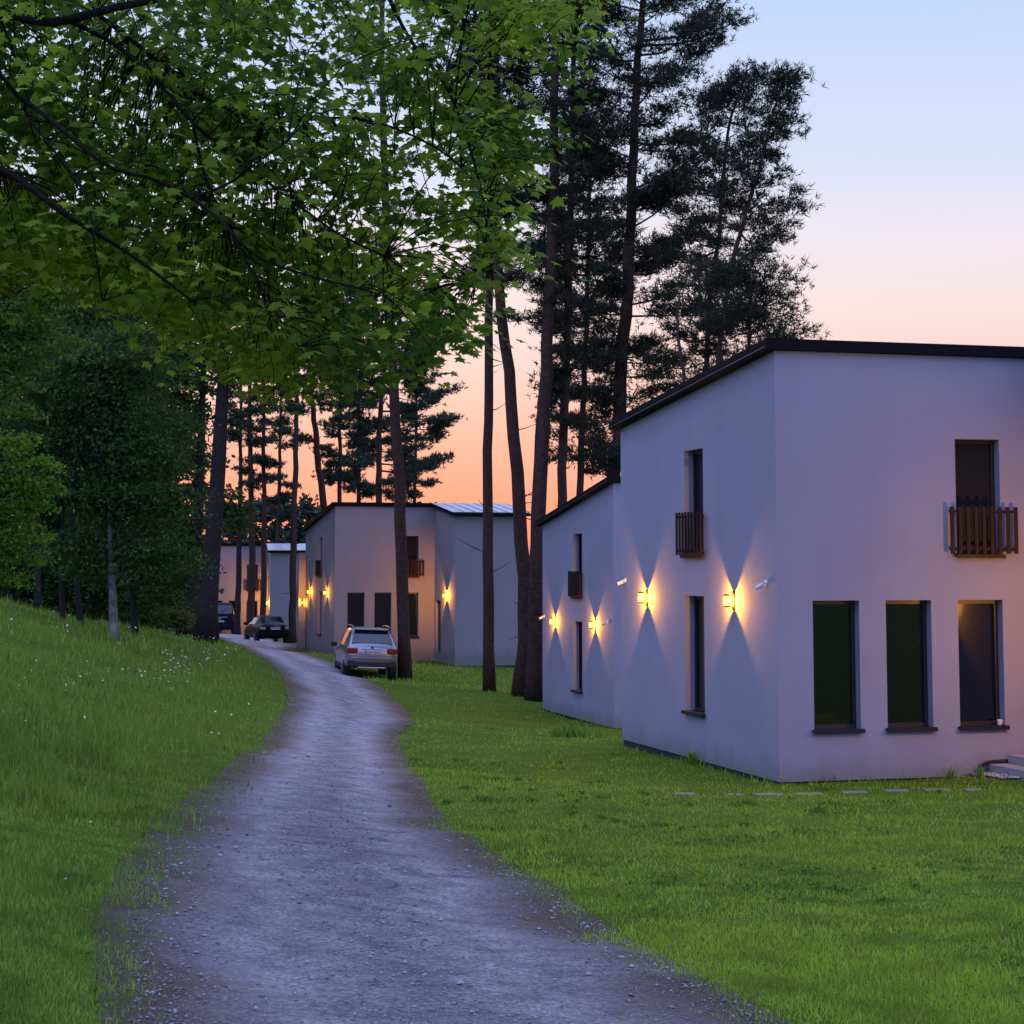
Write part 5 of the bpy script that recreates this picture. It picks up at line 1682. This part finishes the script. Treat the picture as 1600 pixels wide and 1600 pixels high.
# silver SUV
suv_st = [(0.00, 0.74, 0.74, 0.66, 0.46, 0.80, 0.93), (0.07, 0.86, 0.87, 0.74, 0.34, 0.93, 1.05), (0.14, 0.90, 0.91, 0.755, 0.28, 1.00, 1.12), (0.60, 0.93, 0.93, 0.655, 0.26, 1.06, 1.60),
          (0.95, 0.94, 0.935, 0.655, 0.24, 1.06, 1.645), (2.0, 0.94, 0.935, 0.66, 0.24, 1.04, 1.66), (2.75, 0.94, 0.93, 0.64, 0.24, 1.02, 1.60), (3.5, 0.94, 0.92, 0.70, 0.24, 0.99, 1.10), (4.3, 0.90, 0.88, 0.66, 0.26, 0.86, 0.97), (4.62, 0.76, 0.74, 0.55, 0.34, 0.66, 0.76)]
suv_spec = dict(rear_glass=(2, 3), rg=(0.06, 0.92), rgw=0.93, screen=(6, 7), sides=[(3, 4, 0.35, 1.0), (4, 5, 0.03, 0.98), (5, 6, 0.0, 0.98), (6, 7, 0.0, 0.72)], wheel=(0.365, 0.245), axles=(0.82, 3.66),
                boxes=[('tail_light', (-0.69, 0.050, 0.945), (0.38, 0.11, 0.19), 'tail', 0.035), ('tail_light', (0.69, 0.050, 0.945), (0.38, 0.11, 0.19), 'tail', 0.035),
                       ('bumper', (0, 0.05, 0.49), (1.66, 0.16, 0.17), 'trim', 0.03), ('diffuser', (0, 0.06, 0.375), (0.95, 0.13, 0.05), 'chrome', 0.012),
                       ('cladding', (-0.905, 2.2, 0.40), (0.05, 2.0, 0.16), 'trim', 0.01), ('cladding', (0.905, 2.2, 0.40), (0.05, 2.0, 0.16), 'trim', 0.01), ('boot_lip', (0, 0.005, 0.70), (1.5, 0.04, 0.03), 'silver_paint', 0.008),
                       ('spoiler', (0, 0.53, 1.69), (1.16, 0.26, 0.04), 'silver_paint', 0.014), ('chrome_strip', (0, 0.022, 1.005), (0.72, 0.03, 0.025), 'chrome', 0.004),
                       ('reflector', (-0.70, 0.015, 0.60), (0.22, 0.05, 0.035), 'tail', 0.006), ('reflector', (0.70, 0.015, 0.60), (0.22, 0.05, 0.035), 'tail', 0.006)],
                tubes=[('roof_rail', [(-0.62, 0.6, 1.73), (-0.625, 0.8, 1.78), (-0.625, 2.3, 1.79), (-0.61, 2.55, 1.74)], [0.016] * 4, 'chrome'), ('roof_rail', [(0.62, 0.6, 1.73), (0.625, 0.8, 1.78), (0.625, 2.3, 1.79), (0.61, 2.55, 1.74)], [0.016] * 4, 'chrome'),
                       ('badge', [(0, 0.035, 1.055), (0, 0.015, 1.052)], [0.045, 0.042], 'blue_enamel'), ('badge_ring', [(0, 0.034, 1.055), (0, 0.026, 1.053)], [0.055, 0.055], 'chrome'),
                       ('exhaust', [(-0.52, 0.06, 0.33), (-0.52, 0.3, 0.33)], [0.04, 0.04], 'chrome'), ('wiper', [(0.02, 0.17, 1.16), (0.42, 0.16, 1.19)], [0.01, 0.006], 'trim')],
                plate=(0.02, 0.005, 0.90), mirror=(0.95, 2.95, 1.08), mirror_mat='trim')
p = P(580, 1054, 65.0)
suv_st = [(a, b, c_, d, z0_ + 0.08, z1_ + 0.03, z2_ + (0.07 if z2_ > 1.3 else 0.03)) for a, b, c_, d, z0_, z1_, z2_ in suv_st]
build_vehicle('silver_suv', 'silver SUV parked at the bend with its rear to the camera', (p.x, p.y, gz(p.x, p.y) + 0.03), R(10.5), R(2.2), R(-0.6), suv_st, M['silver_paint'], suv_spec)

# dark saloon
sed_st = [(0.00, 0.72, 0.70, 0.58, 0.42, 0.76, 0.88), (0.10, 0.84, 0.83, 0.66, 0.30, 0.90, 0.985), (0.62, 0.87, 0.865, 0.64, 0.24, 0.93, 1.03), (1.28, 0.88, 0.875, 0.56, 0.22, 0.95, 1.37),
          (1.8, 0.88, 0.88, 0.575, 0.22, 0.95, 1.42), (2.4, 0.88, 0.88, 0.57, 0.22, 0.94, 1.40), (3.25, 0.88, 0.87, 0.64, 0.22, 0.91, 0.99), (4.1, 0.85, 0.83, 0.60, 0.24, 0.80, 0.88), (4.5, 0.72, 0.70, 0.5, 0.32, 0.62, 0.70)]
sed_spec = dict(rear_glass=(2, 3), rg=(0.05, 0.93), rgw=0.92, screen=(5, 6), sides=[(3, 4, 0.0, 1.0), (4, 5, 0.04, 1.0), (5, 6, 0.0, 0.6)], wheel=(0.32, 0.21), axles=(0.98, 3.62),
                boxes=[('tail_light', (-0.66, 0.045, 0.80), (0.30, 0.10, 0.14), 'tail_clear', 0.02), ('tail_light', (0.66, 0.045, 0.80), (0.30, 0.10, 0.14), 'tail_clear', 0.02), ('bumper', (0, 0.03, 0.50), (1.55, 0.12, 0.20), 'black_paint', 0.03), ('rear_shelf', (0, 0.02, 0.90), (0.5, 0.03, 0.03), 'chrome', 0.006)],
                tubes=[('exhaust', [(-0.45, 0.04, 0.30), (-0.45, 0.3, 0.30)], [0.03, 0.03], 'chrome'), ('aerial', [(0, 1.45, 1.42), (0, 1.38, 1.54)], [0.008, 0.004], 'trim'), ('badge', [(0, 0.03, 0.935), (0, 0.02, 0.932)], [0.04, 0.038], 'chrome')],
                plate=(0.0, -0.004, 0.78), mirror=(0.88, 3.0, 0.98), mirror_mat='black_paint')
p = P(430, 1004, 99.0)
build_vehicle('black_saloon', 'black saloon car parked beyond the silver SUV', (p.x, p.y, gz(p.x, p.y) + 0.02), R(19), 0, 0, sed_st, M['black_paint'], sed_spec)

# dark van
van_st = [(0.00, 0.80, 0.80, 0.74, 0.42, 0.90, 1.02), (0.06, 0.92, 0.93, 0.84, 0.30, 1.05, 1.14), (0.22, 0.955, 0.955, 0.79, 0.26, 1.14, 1.84), (0.5, 0.96, 0.96, 0.78, 0.24, 1.14, 1.92), (2.0, 0.96, 0.96, 0.78, 0.24, 1.14, 1.94),
          (3.3, 0.96, 0.95, 0.76, 0.24, 1.12, 1.90), (4.15, 0.95, 0.93, 0.80, 0.24, 1.08, 1.20), (4.75, 0.88, 0.86, 0.66, 0.28, 0.85, 0.98), (4.95, 0.78, 0.74, 0.55, 0.34, 0.66, 0.76)]
van_spec = dict(rear_glass=(1, 2), rg=(0.16, 0.92), rgw=0.92, screen=(5, 6), sides=[(3, 4, 0.0, 0.95), (4, 5, 0.0, 0.95), (5, 6, 0.0, 0.5)], wheel=(0.34, 0.22), axles=(0.95, 4.05),
                boxes=[('tail_light', (-0.86, 0.07, 1.05), (0.13, 0.12, 0.46), 'tail', 0.02), ('tail_light', (0.86, 0.07, 1.05), (0.13, 0.12, 0.46), 'tail', 0.02), ('bumper', (0, 0.02, 0.52), (1.72, 0.14, 0.20), 'navy_paint', 0.03), ('chrome_strip', (0, 0.0, 1.055), (1.0, 0.05, 0.035), 'chrome', 0.006)],
                tubes=[('badge', [(0, 0.0, 0.97), (0, -0.02, 0.97)], [0.075, 0.07], 'chrome'), ('exhaust', [(-0.5, 0.06, 0.30), (-0.5, 0.3, 0.30)], [0.035, 0.035], 'chrome')],
                plate=(0.02, -0.01, 0.80), mirror=(0.96, 3.5, 1.20), mirror_mat='navy_paint')
p = P(343, 993, 120.0)
build_vehicle('dark_van', 'dark van half hidden behind the grey trunk', (p.x, p.y, gz(p.x, p.y) + 0.02), R(9), 0, 0, van_st, M['navy_paint'], van_spec, cat='van')

# white box far in the grass behind the birch
p = hit(161, 962, 30, 120)
bx_ = empty('white_box', (p.x, p.y, gz(p.x, p.y)), 0.1, 'small white box in the grass left of the birch', 'box')
MB().box((0, 0, 0.16), (0.36, 0.4, 0.34)).build('box_body', M['white_plastic'], bx_, bevel=0.01)
MB().box((0, 0, 0.35), (0.42, 0.46, 0.05)).build('lid', M['white_plastic'], bx_, bevel=0.01)
# small white cup on the sill of the third window
cp_ = wp1(3.50, 0.03, 0.705)
cu = empty('white_cup', cp_, 0, 'small white cup on the sill of the third ground-floor window', 'cup')
MB().tube([(0, 0, 0), (0, 0, 0.01), (0, 0, 0.085)], [0.028, 0.034, 0.042], 14).build('cup_body', M['white_plastic'], cu, smooth=True, sharp=R(40))
MB().tube([(0.038, 0, 0.065), (0.064, 0, 0.055), (0.062, 0, 0.03), (0.036, 0, 0.022)], [0.006] * 4, 6).build('cup_handle', M['white_plastic'], cu, smooth=True)
